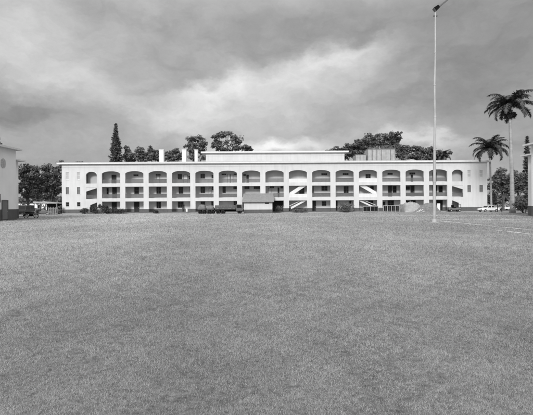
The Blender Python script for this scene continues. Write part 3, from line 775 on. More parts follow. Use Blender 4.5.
# ------------------------------------------------------------------ palms
def frond(mbV, origin, az, elev, L, droop, R, wid=.55, n=26):
    """returns rachis points and leaf triangles"""
    pts = []; p = Vector(origin); e = elev
    st = L/n
    for i in range(n+1):
        pts.append(p.copy())
        p = p + Vector((math.cos(az)*math.cos(e), math.sin(az)*math.cos(e), math.sin(e)))*st
        e -= droop/n*(0.35+1.5*i/n)
    return pts
def palm(label, pxb, Y, pxt, ptrunk, pcrown, rad_px, nf, group, r0, r1, dead=False, seed=1, lens=1.0):
    R = random.Random(seed); k = Y/F
    X = WX(pxb, Y, 211); Hs = WZ(pxt, ptrunk, Y); Hc = WZ(pxt, pcrown, Y); dxt = WX(pxt, Y, ptrunk)-X
    t = empty('royal_palm', (X, Y, 0), 0, label, 'palm tree', group)
    m = MB(); pts = []; rr = []
    for i in range(15):
        u = i/14; pts.append((dxt*u**1.3, 0, -.1+(Hs+.1)*u)); rr.append((r0*1.45 if i == 0 else r0*(1+.12*math.exp(-u*9))*(1-u)+r1*u) )
    m.tube(pts, rr, 12); m.build('trunk', M['palmbark'], t, smooth=True)
    m = MB(); m.tube([(dxt, 0, Hs), (dxt, 0, Hs+(Hc-Hs)*.4), (dxt, 0, Hc)], [r1*1.15, r1*1.1, r1*.5], 10); m.build('crownshaft', M['shaft'], t, smooth=True)
    L0 = rad_px*k*1.22*lens
    for i in range(nf):
        az = 2*PI*i*0.381966*1.0 + R.uniform(-.2, .2)
        q = i/(nf-1)
        elev = 1.38 - 1.45*q + R.uniform(-.12, .12)
        L = L0*R.uniform(.85, 1.1)
        pt = frond(None, (dxt, 0, Hc), az, elev, L, R.uniform(1.6, 2.3), R)
        V = []; S = []
        side0 = Vector((-math.sin(az), math.cos(az), 0))
        mr = MB(); mr.tube(pt[::3], [.045*(1-j/len(pt[::3]))+.008 for j in range(len(pt[::3]))], 5)
        for j in range(2, len(pt)):
            u = j/(len(pt)-1); ll = .95*math.sin(PI*min(1, .12+u*.88))**.7 * (L0/4.2)*.85 + .1
            d = (pt[j]-pt[j-1]).normalized()
            for sd in (-1, 1):
                for rep in range(3):
                    b = pt[j-1].lerp(pt[j], R.random())
                    dirv = (side0*sd*R.uniform(.6, 1.0) + d*R.uniform(.35, .7) + Vector((0, 0, R.uniform(-.75, .15)))).normalized()
                    w = d*.10*(L0/4.2)
                    tip = b + dirv*ll*R.uniform(.75, 1.1) + Vector((0, 0, -.18*ll))
                    V += [b-w, b+w, tip]; s = R.random(); S += [s, s, s]
        V = np.array([tuple(v) for v in V])
        o = raw_mesh('frond', M['leaf_palm'], V, np.arange(len(V)).reshape(-1, 3), t, np.array(S))
        mr.build('frond_stem', M['shaft'], o)
    if dead:
        cl = []
        for i in range(9):
            a = 2*PI*i/9; cl.append((dxt+math.cos(a)*.62, math.sin(a)*.62, Hs+.95+R.uniform(-.4, .35), .42, .42, .5))
        cl.append((dxt, 0, Hs+.5, .7, .7, .45))
        crown_leaves('seed_cluster', M['leaf_dead'], cl, 900, .16, t)
    return t
PG = 'royal palms at the right'
palm('shorter royal palm rising behind the white car', 491.3, 93.3, 490.0, 158, 148.5, 17.5, 26, PG, .26, .17, seed=4)
palm('taller royal palm with a dark seed cluster below its crown', 512.6, 75.0, 510.0, 119.5, 105.5, 22.5, 26, PG, .40, .22, dead=True, seed=9)
# coconut palm head behind the roof near the light pole
palm('bushy palm head just above the roof right of the light pole', 443, 121.0, 443, 161, 156, 9, 16, TG, .22, .16, seed=7)

# ------------------------------------------------------------------ shrubs
def shrub(label, pl, pr, pt, Y, m=None, group='shrubs along the foot of the long building', per=150, size=.16):
    per *= 1.8; k = Y/F; cx = (pl+pr)/2; X = WX(cx, Y); h = max(.5, WZ(cx, pt, Y)); w = (pr-pl)*k
    t = empty('shrub', (X, Y, 0), 0, label, 'shrub', group)
    R = random.Random(int(pl*3)); cl = []; st = MB()
    for i in range(max(6, int(w/h*5))):
        x = R.uniform(-.40, .40)*w; y = R.uniform(-.25, .25)*w; z = h*R.uniform(.35, .72); r = min(w*.3, h*.42)*R.uniform(.7, 1.05)
        cl.append((x, y, z, r*1.15, r, min(r, h-z)))
        st.tube([(x*.2, y*.2, -.05), (x*.6, y*.6, z*.5), (x, y, z)], [.05, .035, .015], 5)
    st.build('stem', M['bark'], t); crown_leaves('foliage', m or M['leaf_bush'], cl, per, size, t)
    return t
shrub('dark clipped shrub at the left end of the shrub row', 80.5, 88.5, 206.5, 90.6)
shrub('dark shrub, second in the row, under the small stair opening', 88.5, 98.0, 206.3, 90.7)
shrub('tall ragged shrub in front of the first wide bay', 97.5, 107.0, 200.5, 91.0)
shrub('low spreading shrub right of the tall ragged one', 104.0, 114.0, 207.5, 90.6)
shrub('low flat shrub at the right end of the shrub row', 113.0, 125.5, 208.5, 90.6)
shrub('small dark bush at the foot of the third wide bay', 152.0, 158.0, 210.0, 91.0)
shrub('pale rounded bush in the bay left of the right-hand stairs', 341.0, 354.0, 203.0, 91.2, LM)
shrub('tangled plant in the dark opening beside the annex', 275.5, 283.5, 204.5, 91.2, LM, per=90)
M['weeds'] = leaf_mat('pale weeds', .13, .5, .2)
shrub('thin weeds under the left-hand open stairs', 290.0, 308.0, 208.3, 91.0, M['weeds'], per=90)
shrub('large boxy dark hedge beside the right hall', 517.5, 531.5, 200.6, 72.0, LD, 'hedges', per=210, size=.2)

# ------------------------------------------------------------------ vehicles
def wheel(x, y, r, w, parent, rm='rim'):
    o = MB(); n = 18
    o.tube([(x, y-w/2, r), (x, y-w*.38, r), (x, y+w*.38, r), (x, y+w/2, r)], [r*.9, r, r, r*.9], n)
    wo = o.build('wheel', M['rubber'], parent)
    q = MB(); q.tube([(x, y-w/2-.012, r), (x, y+w/2+.012, r)], r*.55, 14); q.build('rim', M[rm], wo)
def car(name, label, loc, rz, paint, L=4.5, H=1.38, cat='car', group=None, van=False):
    c = empty(name, loc, rz, label, cat, group); Wd = .86; h = L/2
    if van:
        low = [(-h, .35), (h-.1, .35), (h, .6), (h-.05, 1.0), (h-.75, 1.12), (-h, 1.15)]
        cab = [(-h+.02, 1.15), (h-.8, 1.12), (h-1.35, H), (-h+.12, H)]
    else:
        low = [(-h+.05, .30), (h-.05, .30), (h, .48), (h-.08, .68), (h-1.25, .86), (-h+.75, .90), (-h+.04, .82), (-h, .5)]
        cab = [(-h+.62, .90), (h-1.2, .86), (h-1.85, H), (-h+1.45, H-.02)]
    def loft(poly, w0, w1, zlo, zhi):
        n = len(poly); vs = []
        for s in (-1, 1):
            for x, z in poly:
                t = (z-zlo)/(zhi-zlo); vs.append((x, s*(w0*(1-t)+w1*t), z))
        fs = [tuple(range(n)), tuple(range(2*n-1, n-1, -1))] + [(i, n+i, n+(i+1) % n, (i+1) % n) for i in range(n)]
        return vs, fs
    m = MB(); m.add(*loft(low, Wd, Wd*.96, .3, 1.0)); m.build('body', paint, c, bevel=.06)
    zl = cab[0][1]
    m = MB(); m.add(*loft(cab, Wd*.94, Wd*.74, zl, H)); m.build('cabin', paint, c, bevel=.03)
    # side glass, proud of the cabin by a few mm
    def lerp2(a, b, t): return (a[0]+(b[0]-a[0])*t, a[1]+(b[1]-a[1])*t)
    A, B, Cc, Dd = cab
    mid0, mid1 = lerp2(A, B, .52), lerp2(Dd, Cc, .5)
    for s in (-1, 1):
        for q in ((A, mid0, mid1, Dd), (mid0, B, Cc, mid1)):
            cx_ = sum(p[0] for p in q)/4; cz_ = sum(p[1] for p in q)/4
            vs = []
            for p in q:
                x = cx_+(p[0]-cx_)*.82; z = cz_+(p[1]-cz_)*.74; t = (z-zl)/(H-zl)
                vs.append((x, s*(Wd*.94*(1-t)+Wd*.74*t+.008), z))
            m = MB(); m.add(vs, [(0, 1, 2, 3) if s < 0 else (3, 2, 1, 0)]); m.build('side_window', M['glass'], c)
    for q, nm, sg in (((B, Cc), 'windscreen', 1), ((A, Dd), 'rear_window', -1)):
        a, b = q; vs = []
        for t, s in ((.14, -1), (.14, 1), (.88, 1), (.88, -1)):
            p = lerp2(a, b, t); tt = (p[1]-zl)/(H-zl); vs.append((p[0]+sg*.012, s*(Wd*.94*(1-tt)+Wd*.74*tt)*.88, p[1]+.008))
        m = MB(); m.add(vs, [(0, 1, 2, 3)]); m.build(nm, M['glass'], c)
    for x in (-h+.85, h-.85):
        for s in (-1, 1): wheel(x, s*(Wd-.09), .31, .2, c)
    for s in (-1, 1):
        m = MB(); m.box(h-.06, h+.015, s*.62-.16, s*.62+.16, .52, .66); m.build('headlight', M['chrome'], c)
        m = MB(); m.box(-h-.012, -h+.06, s*.62-.16, s*.62+.16, .56, .72); m.build('tail_light', M['cargrey'], c)
    for x in (h-.02, -h+.02):
        m = MB(); m.box(x-.07, x+.07, -.84, .84, .36, .46); m.build('bumper', M['chrome'], c)
    return c
def ground_at(px, Y): return (WX(px, Y, 211), Y, 0.004)
car('parked_car', 'white sedan parked in front of the building, beside the shorter palm', (WX(485.6, 88.2, 211), 87.2, .004), PI+.18, M['carwhite'], 4.35)
car('parked_car', 'pale car far behind, between the two palm trunks', (WX(504, 108, 207), 108, 0), .1, M['carwhite'], 4.4, group='cars parked far behind')
car('parked_car', 'pale car far behind, right of the taller palm trunk', (WX(517, 110, 207), 110, 0), .1, M['carwhite'], 4.4, group='cars parked far behind')
car('parked_van', 'dark van with a pale roof parked behind the motorcycle', (WX(24.8, 72, 211), 72, 0), -PI/2+.1, M['cardark'], 4.4, 2.0, 'van', van=True)
car('parked_car', 'dark grey sedan parked under the front edge of the carport', (WX(41.5, 84, 211), 84, 0), .25, M['cargrey'], 4.3, group='dark cars by the carport')
car('parked_car', 'black sedan half hidden behind the timber barrier', (WX(53.5, 87, 211), 87, 0), -PI/2+.2, M['cardark'], 4.3, group='dark cars by the carport')
car('parked_car', 'dark car at the back of the carport beside the van', (WX(33.5, 92, 211), 92, 0), -PI/2, M['cargrey'], 4.3, group='dark cars by the carport')

# motorcycle
mc = empty('motorcycle', (WX(31, 61, 211), 61.0, 0.0), .12, 'dark motorcycle standing on the grass left of the long building', 'motorcycle')
def mwheel(x, nm='wheel'):
    m = MB(); n = 22
    ring = [(x+.31*math.cos(2*PI*i/n), 0, .31+.31*math.sin(2*PI*i/n)) for i in range(n+1)]
    m.tube(ring, .055, 6, cap=False)
    o = m.build(nm, M['rubber'], mc)
    q = MB(); q.tube([(x, -.06, .31), (x, .06, .31)], .07, 8)
    for i in range(8):
        a = 2*PI*i/8; q.bar((x, 0, .31), (x+.29*math.cos(a), 0, .31+.29*math.sin(a)), .008, 4)
    q.build('spokes', M['rim'], o)
mwheel(-.72); mwheel(.72)
m = MB(); m.tube([(-.72, .09, .31), (-.2, .09, .38), (.25, .05, .4), (.48, 0, .95)], .035); m.tube([(-.72, -.09, .31), (-.2, -.09, .38), (.25, -.05, .4)], .035)
m.tube([(-.75, .1, .75), (0, 0, .72), (.48, 0, .92)], .03); m.box(-.22, .2, -.16, .16, .30, .62); m.build('frame', M['black'], mc)
m = MB(); m.bar((.72, .1, .31), (.45, .1, 1.0), .03); m.bar((.72, -.1, .31), (.45, -.1, 1.0), .03); m.build('fork', M['rim'], mc)
m = MB(); m.tube([(.40, -.38, 1.1), (.46, -.1, 1.02), (.46, .1, 1.02), (.40, .38, 1.1)], .02); m.build('handlebar', M['rim'], mc)
m = MB(); m.tube([(-.08, 0, .84), (.1, 0, .88), (.36, 0, .86)], [.09, .17, .11], 10); m.build('fuel_tank', M['cardark'], mc, smooth=True)
m = MB(); m.tube([(-.85, 0, .84), (-.5, 0, .82), (-.1, 0, .80)], [.06, .13, .10], 8); m.build('seat', M['black'], mc, smooth=True)
m = MB(); m.tube([(.5, 0, .95), (.62, 0, .95)], [.06, .1], 10); m.build('headlight', M['chrome'], mc)
m = MB(); m.tube([(.1, .18, .28), (-.5, .2, .3), (-.95, .2, .36)], [.03, .04, .05]); m.build('exhaust', M['rim'], mc)
for x in (-.72, .72):
    m = MB(); pts = [(x+.37*math.cos(a), .33+.37*math.sin(a)) for a in [PI*.2+PI*.6*i/8 for i in range(9)]]
    for i in range(8):
        (xa, za), (xb, zb) = pts[i], pts[i+1]; m.add([(xa, -.07, za), (xa, .07, za), (xb, .07, zb), (xb, -.07, zb)], [(0, 1, 2, 3)])
    m.build('mudguard', M['cardark'], mc)

# truck with stake bed, towing two loaded trailers
YT = 83.0
sc_ = YT/F
def tx(px, c): return (px-c)*sc_
tk = empty('army_truck', (WX(229, YT, 212), YT, .0), 0, 'drab truck with a dark cab facing right, parked in front of the building', 'truck')
m = MB(); m.prism([(tx(236.3,229), .62), (tx(243,229), .62), (tx(243,229), 1.15), (tx(242.4,229), 1.25), (tx(241.6,229), 1.92), (tx(236.3,229), 1.95)], -1.0, 1.0); m.build('cab', M['olive'], tk, bevel=.05)
for s in (-1, 1):
    m = MB(); m.prism([(tx(237.0,229), 1.22), (tx(241.9,229), 1.22), (tx(241.2,229), 1.82), (tx(237.0,229), 1.84)], s*1.005-.01, s*1.005+.01); m.build('side_window', M['glass'], tk)
m = MB(); m.add([(tx(242.45,229), -.85, 1.27), (tx(242.45,229), .85, 1.27), (tx(241.75,229)+.02, .85, 1.86), (tx(241.75,229)+.02, -.85, 1.86)], [(0,1,2,3)]); m.build('windscreen', M['glass'], tk)
m = MB(); m.box(tx(215.5,229), tx(236.0,229), -1.0, 1.0, .78, .92); m.box(tx(215.5,229), tx(243,229), -.45, .45, .5, .77); m.build('chassis', M['black'], tk)
m = MB()
for s in (-1, 1):
    for k in range(4): m.box(tx(215.6,229), tx(235.8,229), s*.98-.025, s*.98+.025, .95+k*.22, 1.12+k*.22)
    for k in range(7): x = tx(216+k*3.2, 229); m.box(x-.04, x+.04, s*1.02-.02, s*1.02+.02, .93, 1.75)
m.box(tx(215.6,229), tx(215.6,229)+.05, -.95, .95, .95, 1.75)
m.build('stake_bed', M['olive'], tk)
C = MB(); nx, ny = 18, 7; R = random.Random(3); vs = []; fs = []
for i in range(nx+1):
    for j in range(ny+1):
        vs.append((tx(216.2,229)+(tx(235.4,229)-tx(216.2,229))*i/nx, -.92+1.84*j/ny, 1.5+R.uniform(-.1, .22)-(.35 if i in (0, nx) or j in (0, ny) else 0)))
for i in range(nx):
    for j in range(ny): a = i*(ny+1)+j; fs.append((a, a+ny+1, a+ny+2, a+1))
C.add(vs, fs); C.build('cargo_cover', M['canvas'], tk, smooth=True)
for px in (218.5, 223.2, 239.6):
    for s in (-1, 1): wheel(tx(px, 229), s*.82, .42, .28, tk, 'black')
m = MB(); m.box(tx(243,229)-.02, tx(243,229)+.1, -1, 1, .5, .68); m.build('bumper', M['black'], tk)
for s in (-1, 1):
    m = MB(); m.tube([(tx(243,229)-.02, s*.7, .95), (tx(243,229)+.04, s*.7, .95)], .11, 10); m.build('headlight', M['chrome'], tk)
def trailer(label, pl, pr, top, wheels):
    c = (pl+pr)/2; t = empty('cargo_trailer', (WX(c, YT, 212), YT, 0), 0, label, 'trailer', 'trailers behind the truck')
    a, b = tx(pl, c), tx(pr, c)
    m = MB(); m.box(a, b, -.95, .95, .72, .9); m.bar((b, 0, .8), (b+.5, 0, .7), .05); m.build('chassis', M['black'], t)
    m = MB(); m.box(a, b, -.97, .97, .903, 1.25); m.build('side_boards', M['olive'], t)
    R = random.Random(int(pl)); vs = []; fs = []; nx, ny = 16, 8
    for i in range(nx+1):
        for j in range(ny+1):
            u, v = i/nx*2-1, j/ny*2-1
            z = 1.2 + (top-1.2)*(1-abs(u)**4)*(1-abs(v)**4) + R.uniform(-.06, .06)
            vs.append((a+(b-a)*i/nx, -1.0+2.0*j/ny, z))
    for i in range(nx):
        for j in range(ny): q = i*(ny+1)+j; fs.append((q, q+ny+1, q+ny+2, q+1))
    m = MB(); m.add(vs, fs); m.box(a-.01, b+.01, -1.0, -.975, 1.0, 1.22); m.build('canvas_cover', M['canvas'], t, smooth=True)
    for px in wheels:
        for s in (-1, 1): wheel(tx(px, c), s*.8, .36, .25, t, 'black')
trailer('rear trailer with a tall canvas-covered load, left end of the truck train', 198.3, 206.2, 1.95, (200.6, 204.4))
trailer('trailer with a canvas cover coupled directly behind the truck', 207.2, 214.3, 1.75, (209.3, 212.8))

# ------------------------------------------------------------------ work yard at the right of the building
def heap(name, label, cat, pl, pr, Y, prof, m, depth, noise=.12, seed=1, parent=None):
    c = (pl+pr)/2; k = Y/F; t = empty(name, (WX(c, Y, 211), Y, 0), 0, label, cat) if parent is None else parent
    nx, ny = 36, 14; R = random.Random(seed); vs = []; fs = []
    for i in range(nx+1):
        u = i/nx
        for q in range(len(prof)-1):
            if prof[q][0] <= u <= prof[q+1][0]:
                w = (u-prof[q][0])/(prof[q+1][0]-prof[q][0]); top = prof[q][1]*(1-w)+prof[q+1][1]*w; break
        for j in range(ny+1):
            v = j/ny*2-1; z = top*max(0, 1-abs(v)**2.2) + (R.uniform(-noise, noise) if 0 < j < ny and 0 < i < nx else 0)
            vs.append(((u-.5)*(pr-pl)*k, v*depth/2, max(-.05, z)))
    for i in range(nx):
        for j in range(ny): q = i*(ny+1)+j; fs.append((q, q+ny+1, q+ny+2, q+1))
    mb = MB(); mb.add(vs, fs); return mb, t
mb, t = heap('covered_stockpile', 'pale tarpaulin-covered stockpile left of the light pole', 'stockpile', 402.5, 423, 88.6, [(0, .0), (.03, 1.3), (.10, 2.05), (.45, 2.3), (.75, 1.9), (1, .3)], M['tarp'], 3.6, .09, 4)
mb.build('tarpaulin', M['tarp'], t, smooth=True)
mb, t = heap('soil_mound', 'grey mound of soil behind the foot of the light pole', 'mound', 411.5, 438.5, 87.6, [(0, .05), (.35, 1.35), (.55, 2.0), (.82, 2.0), (1, .2)], M['soil'], 3.4, .08, 8)
mb.build('soil', M['soil'], t, smooth=True)
db = empty('scrap_boards', (WX(419.5, 85.4, 212), 85.4, 0), 0, 'loose crossed white boards lying before the soil mound', 'boards')
for (a, b) in (((-.6, 0, .05), (.35, .1, .62)), ((-.15, .1, .05), (.75, 0, .66)), ((-.8, -.1, .04), (-.05, -.1, .34)), ((.1, -.2, .04), (1.0, -.15, .22))):
    m = MB(); a, b = Vector(a), Vector(b); d = (b-a).normalized(); s = Vector((0, 1, 0)); n = d.cross(s)
    obox(m, (a+b)/2, s, n, d, .11, .02, (b-a).length/2); m.build('board', M['board'], db)
# framed panels
def barrier(label, pl, pr, pt, n, Y=90.9):
    k = Y/F; c = (pl+pr)/2; t = empty('framed_barrier', (WX(c, Y, 210), Y, 0), 0, label, 'barrier', 'framed panel barriers before the right bays')
    w = (pr-pl)*k; h = WZ(c, pt, Y); m = MB(); q = .12
    m.box(-w/2, w/2, -.06, .06, h-q, h); m.box(-w/2, w/2, -.06, .06, .15, .15+q)
    p = MB()
    for i in range(n+1):
        x = -w/2+q/2+(w-q)*i/n; m.box(x-q/2, x+q/2, -.06, .06, .15+q, h-q)
        m.box(x-.05, x+.05, -.35, .35, 0, .147)
    m.build('frame', mat('pale frame %d' % int(pl), .34, .7, .1, 3), t)
    for i in range(n):
        x0 = -w/2+q+(w-q)*i/n; x1 = x0+(w-q)/n-q
        p = MB(); p.box(x0+.004, x1-.004, -.02, .02, .15+q+.004, h-q-.004); p.build('panel', M['glass'], t)
        f = MB(); xm = (x0+x1)/2; f.box(xm-.03, xm+.03, -.05, -.022, .15+q+.004, h-q-.004); f.build('slat', M['frame'], t)
barrier('low barrier of two dark panels under the right-hand open stairs', 362.8, 378.3, 205.9, 2)
barrier('low barrier of four dark panels right of the stair bay', 383.3, 399.3, 205.4, 4)
m = MB(); m.box(-.42, .42, -.05, .05, 0, 1.75); m.box(-.5, .5, -.08, -.051, 1.6, 1.72); m.box(-.5, .5, -.08, -.051, .2, .32)
o = m.build('plywood_sheet', M['wood']); o.location = (WX(401, 91.2, 210), 91.2, 0); tag(o, 'grey plywood sheet on edge left of the covered stockpile', 'board')
# small utility cart at the right end arch
M['cartgrey'] = mat('cart paint', .16, .5, .2, 3)
uc = empty('utility_cart', (WX(454.6, 90.4, 210), 90.4, .0), 0, 'small utility cart with a dark canopy by the small end arch', 'cart')
m = MB(); m.prism([(-1.5, .45), (1.2, .45), (1.2, .8), (.6, .95), (.2, .9), (-.2, .8), (-1.5, 1.0)], -.6, .6); m.build('body', M['cartgrey'], uc, bevel=.05)
m = MB(); m.prism([(-.55, 1.72), (1.1, 1.62), (1.1, 1.68), (-.55, 1.8)], -.62, .62); m.build('canopy', M['cardark'], uc)
m = MB()
for x, y in ((-.5, -.55), (-.5, .55), (1.05, -.55), (1.05, .55)): m.bar((x, y, .8), (x, y, 1.66), .03)
m.build('canopy_posts', M['black'], uc)
m = MB(); m.box(-.45, .1, -.5, .5, .9, 1.05); m.box(-.5, -.38, -.5, .5, 1.05, 1.5); m.build('seat', M['black'], uc)
for x in (-1.0, .85):
    for s in (-1, 1): wheel(x, s*.52, .3, .2, uc)
# white cabinet door in the last bay, small white post board
m = MB(); m.box(-.34, .34, -.04, .04, 0, 1.9); m.box(-.28, .28, -.06, -.041, .2, .9); m.box(-.28, .28, -.06, -.041, 1.0, 1.75)
o = m.build('loose_door', M['board']); o.location = (WX(438.6, 91.3, 208), 91.3, .0); tag(o, 'pale door panel propped up just right of the light pole', 'door panel')
sb = empty('notice_board', (WX(186.7, 91.4, 210), 91.4, 0), 0, 'small white board on legs before the fourth wide bay', 'sign')
m = MB(); m.box(-.2, .2, -.02, .02, .35, 1.05); m.build('board', M['board'], sb)
for x in (-.17, .17): m = MB(); m.box(x-.025, x+.025, .021, .06, 0, 1.0); m.build('leg', M['wood'], sb)
for px, lab in ((497.5, 'thin dark post left of the two far pale cars'), (501.8, 'thin dark post just left of the tall palm trunk')):
    m = MB(); m.tube([(0, 0, 0), (0, 0, 1.5)], .07, 8); m.tube([(0, 0, 1.5), (0, 0, 1.6)], .1, 8)
    o = m.build('bollard', M['black']); o.location = (WX(px, 84, 210), 84, 0); tag(o, lab, 'post', 'posts beside the palms')

# carport, timber barrier on the left
Yc = 98.0
ca, cb = WX(39, Yc, 203), WX(62, Yc, 203)
cp = empty('carport', ((ca+cb)/2, Yc, 0), 0, 'open carport with a flat pale roof under the dark trees', 'carport')
w = cb-ca; z = WZ(50, 203.2, Yc)
m = MB(); m.prism([(-w/2, z), (w/2, z-.1), (w/2, z+.05), (-w/2, z+.42)], -2.5, 3.5); m.build('roof', M['tin'], cp)
for x in (-w/2+.15, 0, w/2-.15):
    for y in (-2.3, 3.3):
        m = MB(); m.box(x-.07, x+.07, y-.07, y+.07, 0, z-.11); m.build('post', M['wood'], cp)
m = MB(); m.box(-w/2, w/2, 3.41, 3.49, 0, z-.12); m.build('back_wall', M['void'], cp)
Yb = 80
bt = empty('timber_barrier', (WX(53, Yb, 211), Yb, 0), .05, 'pale timber barrier of upright slats left of the long building', 'barrier')
m = MB(); k = Yb/F
for i in range(6):
    x = (-4.2+i*1.65)*k; m.box(x-.07, x+.07, -.04, .02, 0, 1.55+.12*(i % 2))
m.build('slats', M['wood'], bt)
m = MB(); m.box(-.95, .95, .021, .07, .35, .47); m.box(-.95, .95, .021, .07, 1.25, 1.37); m.build('cross_rail', M['wood'], bt)
shrub('dark weedy bush between the van and the carport', 35, 40, 207.5, 78, LM, 'bushes by the carport', per=90)
shrub('dark bush against the left end wall of the long building', 57, 61.5, 204, 92, LD, 'bushes by the carport', per=120)
# distant low house behind the left trees
hs = empty('distant_house', (WX(40, 160, 203), 160, 0), 0, 'low pale house far behind the trees at the left', 'house')
m = MB(); m.box(-12, 12, 0, 8, 0, 3.2); m.build('wall', M['hall'], hs)
m = MB(); m.add([(-12.6, -.6, 3.2), (12.6, -.6, 3.2), (12.6, 8.6, 3.2), (-12.6, 8.6, 3.2), (-12.6, 4, 5), (12.6, 4, 5)], [(0,1,5,4), (2,3,4,5), (0,4,3), (1,2,5), (0,3,2,1)]); m.build('roof', M['roofgrey'], hs)
for x in (-9, -5, -1, 3, 7):
    m = MB(); m.box(x, x+1.5, -.06, -.003, 1.0, 2.3); m.build('window', M['glass'], hs)

# ------------------------------------------------------------------ world: overcast sky
SUN_EL, SUN_AZ = math.radians(31), math.radians(196)      # azimuth clockwise from +Y: behind the camera, a little to the right
wd = bpy.data.worlds.new('World'); scene.world = wd; wd.use_nodes = True
t = wd.node_tree; N = t.nodes; L = t.links
for n in list(N): N.remove(n)
outw = N.new('ShaderNodeOutputWorld')
sky = N.new('ShaderNodeTexSky'); sky.sky_type = 'NISHITA'; sky.sun_disc = False
sky.sun_elevation = SUN_EL; sky.sun_rotation = SUN_AZ; sky.dust_density = 2.0
bw = N.new('ShaderNodeRGBToBW'); L.new(sky.outputs[0], bw.inputs[0])
bg1 = N.new('ShaderNodeBackground'); bg1.inputs['Strength'].default_value = 0.05; L.new(bw.outputs[0], bg1.inputs['Color'])
tc = N.new('ShaderNodeTexCoord'); DIR = tc.outputs['Generated']
def vm(op, a, b=None, s=None):
    n = N.new('ShaderNodeVectorMath'); n.operation = op
    for i, q in enumerate((a, b)):
        if q is None: continue
        if isinstance(q, (tuple, list, Vector)): n.inputs[i].default_value = tuple(q)
        else: L.new(q, n.inputs[i])
    if s is not None: n.inputs['Scale'].default_value = s
    return n
def ma(op, a, b=None, c=None, clamp=False):
    n = N.new('ShaderNodeMath'); n.operation = op; n.use_clamp = clamp
    for i, q in enumerate((a, b, c)):
        if q is None: continue
        if isinstance(q, (int, float)): n.inputs[i].default_value = q
        else: L.new(q, n.inputs[i])
    return n.outputs[0]
def noise(vec, scale, detail=6, rough=.55, stretch=(1, 1, 1), color=False):
    mp = N.new('ShaderNodeMapping'); mp.inputs['Scale'].default_value = stretch; L.new(vec, mp.inputs['Vector'])
    n = N.new('ShaderNodeTexNoise'); n.inputs['Scale'].default_value = scale; n.inputs['Detail'].default_value = detail; n.inputs['Roughness'].default_value = rough
    L.new(mp.outputs[0], n.inputs['Vector']); return n.outputs['Color' if color else 'Fac']
wob = vm('SCALE', vm('SUBTRACT', noise(DIR, 5.0, 7, .6, (1, 1, 1.7), True), (.5, .5, .5)).outputs[0], s=0.11).outputs[0]
wob2 = vm('SCALE', vm('SUBTRACT', noise(DIR, 13.0, 6, .6, (1, 1, 1.6), True), (.5, .5, .5)).outputs[0], s=0.07).outputs[0]
DD = vm('ADD', vm('ADD', DIR, wob).outputs[0], wob2).outputs[0]
n1 = noise(DIR, 2.3, 8, .55, (1, 1, 3.2)); n2 = noise(DD, 6.5, 8, .6, (1, 1, 2.4))
base = ma('ADD', 0.405, ma('ADD', ma('MULTIPLY', ma('SUBTRACT', n1, .5), .12), ma('MULTIPLY', ma('SUBTRACT', n2, .5), .20)))
# cloud masses: direction of centre (as photo px), half sizes, tilt (deg, up to the right), brightness change, edge sharpness
CL = [
  (5, 25, 80, 50, -15, 0.190, 2, 0),
  (48, 78, 85, 20, -6, 0.154, 2, 0),
  (-5, 117, 90, 14, 3, -0.105, 2, 0),
  (60, 118, 60, 10, 0, -0.058, 2, 0),
  (110, 45, 90, 40, 0, 0.055, 2, 0),
  (500, 45, 120, 75, 0, -0.119, 2, 0),
  (330, 22, 90, 18, 5, -0.053, 2, 0),
  (200, 50, 70, 14, 14, -0.040, 2, 0),
  (405, 82, 34, 18, 20, -0.033, 2, 0),
  (165, 104, 48, 16, 10, 0.133, 2, 1),
  (218, 88, 46, 18, 20, 0.345, 2, 1),
  (285, 72, 46, 19, 22, 0.263, 2, 1),
  (345, 56, 44, 16, 14, 0.326, 2, 1),
  (378, 50, 28, 12, 8, 0.021, 2, 1),
  (240, 112, 70, 16, 6, 0.048, 2, 0),
  (320, 100, 60, 18, 14, 0.145, 2, 0),
  (180, 126, 60, 14, 4, 0.122, 2, 0),
  (110, 112, 50, 14, 0, 0.033, 2, 0),
  (345, 122, 90, 9, 2, 0.032, 2, 0),
  (272, 147, 58, 9, 3, 0.590, 2, 0),
  (320, 143, 45, 8, -4, -0.055, 2, 0),
  (427, 142, 48, 9, -6, 0.340, 2, 0),
  (475, 146, 50, 9, 0, -0.127, 2, 0),
  (40, 148, 70, 10, 0, 0.007, 2, 0),
  (480, 112, 70, 16, -8, -0.031, 2, 0),
  (160, 142, 50, 8, 0, 0.008, 2, 0),
]
tot = base
for (px, py, rx, ry, ang, amp, sharp, crisp) in CL:
    p = W(px, py, 1.0) - Vector((0, 0, EYE)); ln = p.length; c = p.normalized()
    r = c.cross(Vector((0, 0, 1))).normalized(); u = r.cross(c)
    a = math.radians(ang); r2 = r*math.cos(a) + u*math.sin(a); u2 = u*math.cos(a) - r*math.sin(a)
    q = vm('SUBTRACT', DD, c).outputs[0]
    fx = ma('MULTIPLY', vm('DOT_PRODUCT', q, r2).outputs['Value'], F*ln/rx)
    fy = ma('MULTIPLY', vm('DOT_PRODUCT', q, u2).outputs['Value'], F*ln/ry)
    if crisp: fy = ma('ADD', ma('MULTIPLY', ma('MAXIMUM', fy, 0.0), 1.7), ma('MULTIPLY', ma('MINIMUM', fy, 0.0), .7))
    d2 = ma('ADD', ma('MULTIPLY', fx, fx), ma('MULTIPLY', fy, fy))
    fr = vm('DOT_PRODUCT', DIR, c).outputs['Value']
    w = ma('EXPONENT', ma('MULTIPLY', ma('POWER', d2, sharp/2), -1.0))
    w = ma('MULTIPLY', w, ma('GREATER_THAN', fr, 0.0))
    tot = ma('ADD', tot, ma('MULTIPLY', w, amp))
n3 = noise(DD, 10.0, 9, .62, (1, 1, 2.0))
tot = ma('MULTIPLY', tot, ma('ADD', 1.0, ma('MULTIPLY', ma('SUBTRACT', n3, .5), .68)))   # billows
tot = ma('MAXIMUM', tot, .15)
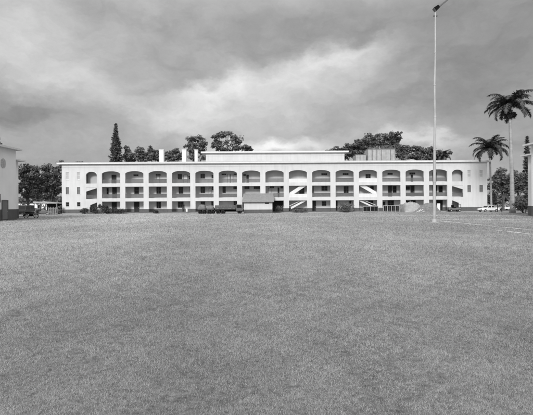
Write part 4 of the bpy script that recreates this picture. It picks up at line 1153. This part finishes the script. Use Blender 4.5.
gd = Vector((math.sin(SUN_AZ)*math.cos(.42), math.cos(SUN_AZ)*math.cos(.42), math.sin(.42)))   # glow added round the sun direction, out of view, to brighten facade and balconies
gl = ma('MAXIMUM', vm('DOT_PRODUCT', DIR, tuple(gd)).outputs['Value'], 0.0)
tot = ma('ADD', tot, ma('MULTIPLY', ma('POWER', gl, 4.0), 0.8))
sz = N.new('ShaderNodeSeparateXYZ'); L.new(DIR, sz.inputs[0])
tot = ma('ADD', tot, ma('MULTIPLY', ma('POWER', ma('MAXIMUM', ma('SUBTRACT', sz.outputs['Z'], .42), 0.0), 1.0), 2.4))   # extra brightness added overhead to light the lawn and hall wall
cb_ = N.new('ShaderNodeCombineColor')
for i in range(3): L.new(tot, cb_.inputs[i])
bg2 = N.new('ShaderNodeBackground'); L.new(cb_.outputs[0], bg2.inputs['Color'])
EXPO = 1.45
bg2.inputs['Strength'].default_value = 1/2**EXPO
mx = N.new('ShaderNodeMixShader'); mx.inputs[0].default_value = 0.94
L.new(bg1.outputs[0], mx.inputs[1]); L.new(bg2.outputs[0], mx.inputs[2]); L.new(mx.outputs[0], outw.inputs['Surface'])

sl = bpy.data.lights.new('sun', 'SUN'); sl.energy = 1.05; sl.angle = math.radians(14); sl.color = (1, 1, 1)
so = bpy.data.objects.new('sun', sl); COL.objects.link(so)
sd = Vector((math.sin(SUN_AZ)*math.cos(SUN_EL), math.cos(SUN_AZ)*math.cos(SUN_EL), math.sin(SUN_EL)))
so.rotation_euler = sd.to_track_quat('Z', 'Y').to_euler(); so.location = sd*200

# ------------------------------------------------------------------ camera and view
cd = bpy.data.cameras.new('camera'); cd.sensor_width = 36; cd.lens = F/533*36; cd.shift_y = HDY/533; cd.clip_start = .1; cd.clip_end = 6000
co = bpy.data.objects.new('camera', cd); COL.objects.link(co)
co.matrix_world = Matrix.Translation((0, 0, EYE)) @ Matrix.Rotation(PI/2, 4, 'X') @ Matrix.Rotation(-ROLL, 4, 'Z')
scene.camera = co
vs_ = scene.view_settings; vs_.view_transform = 'Standard'; vs_.look = 'None'; vs_.gamma = 1; vs_.use_curve_mapping = False; vs_.exposure = EXPO
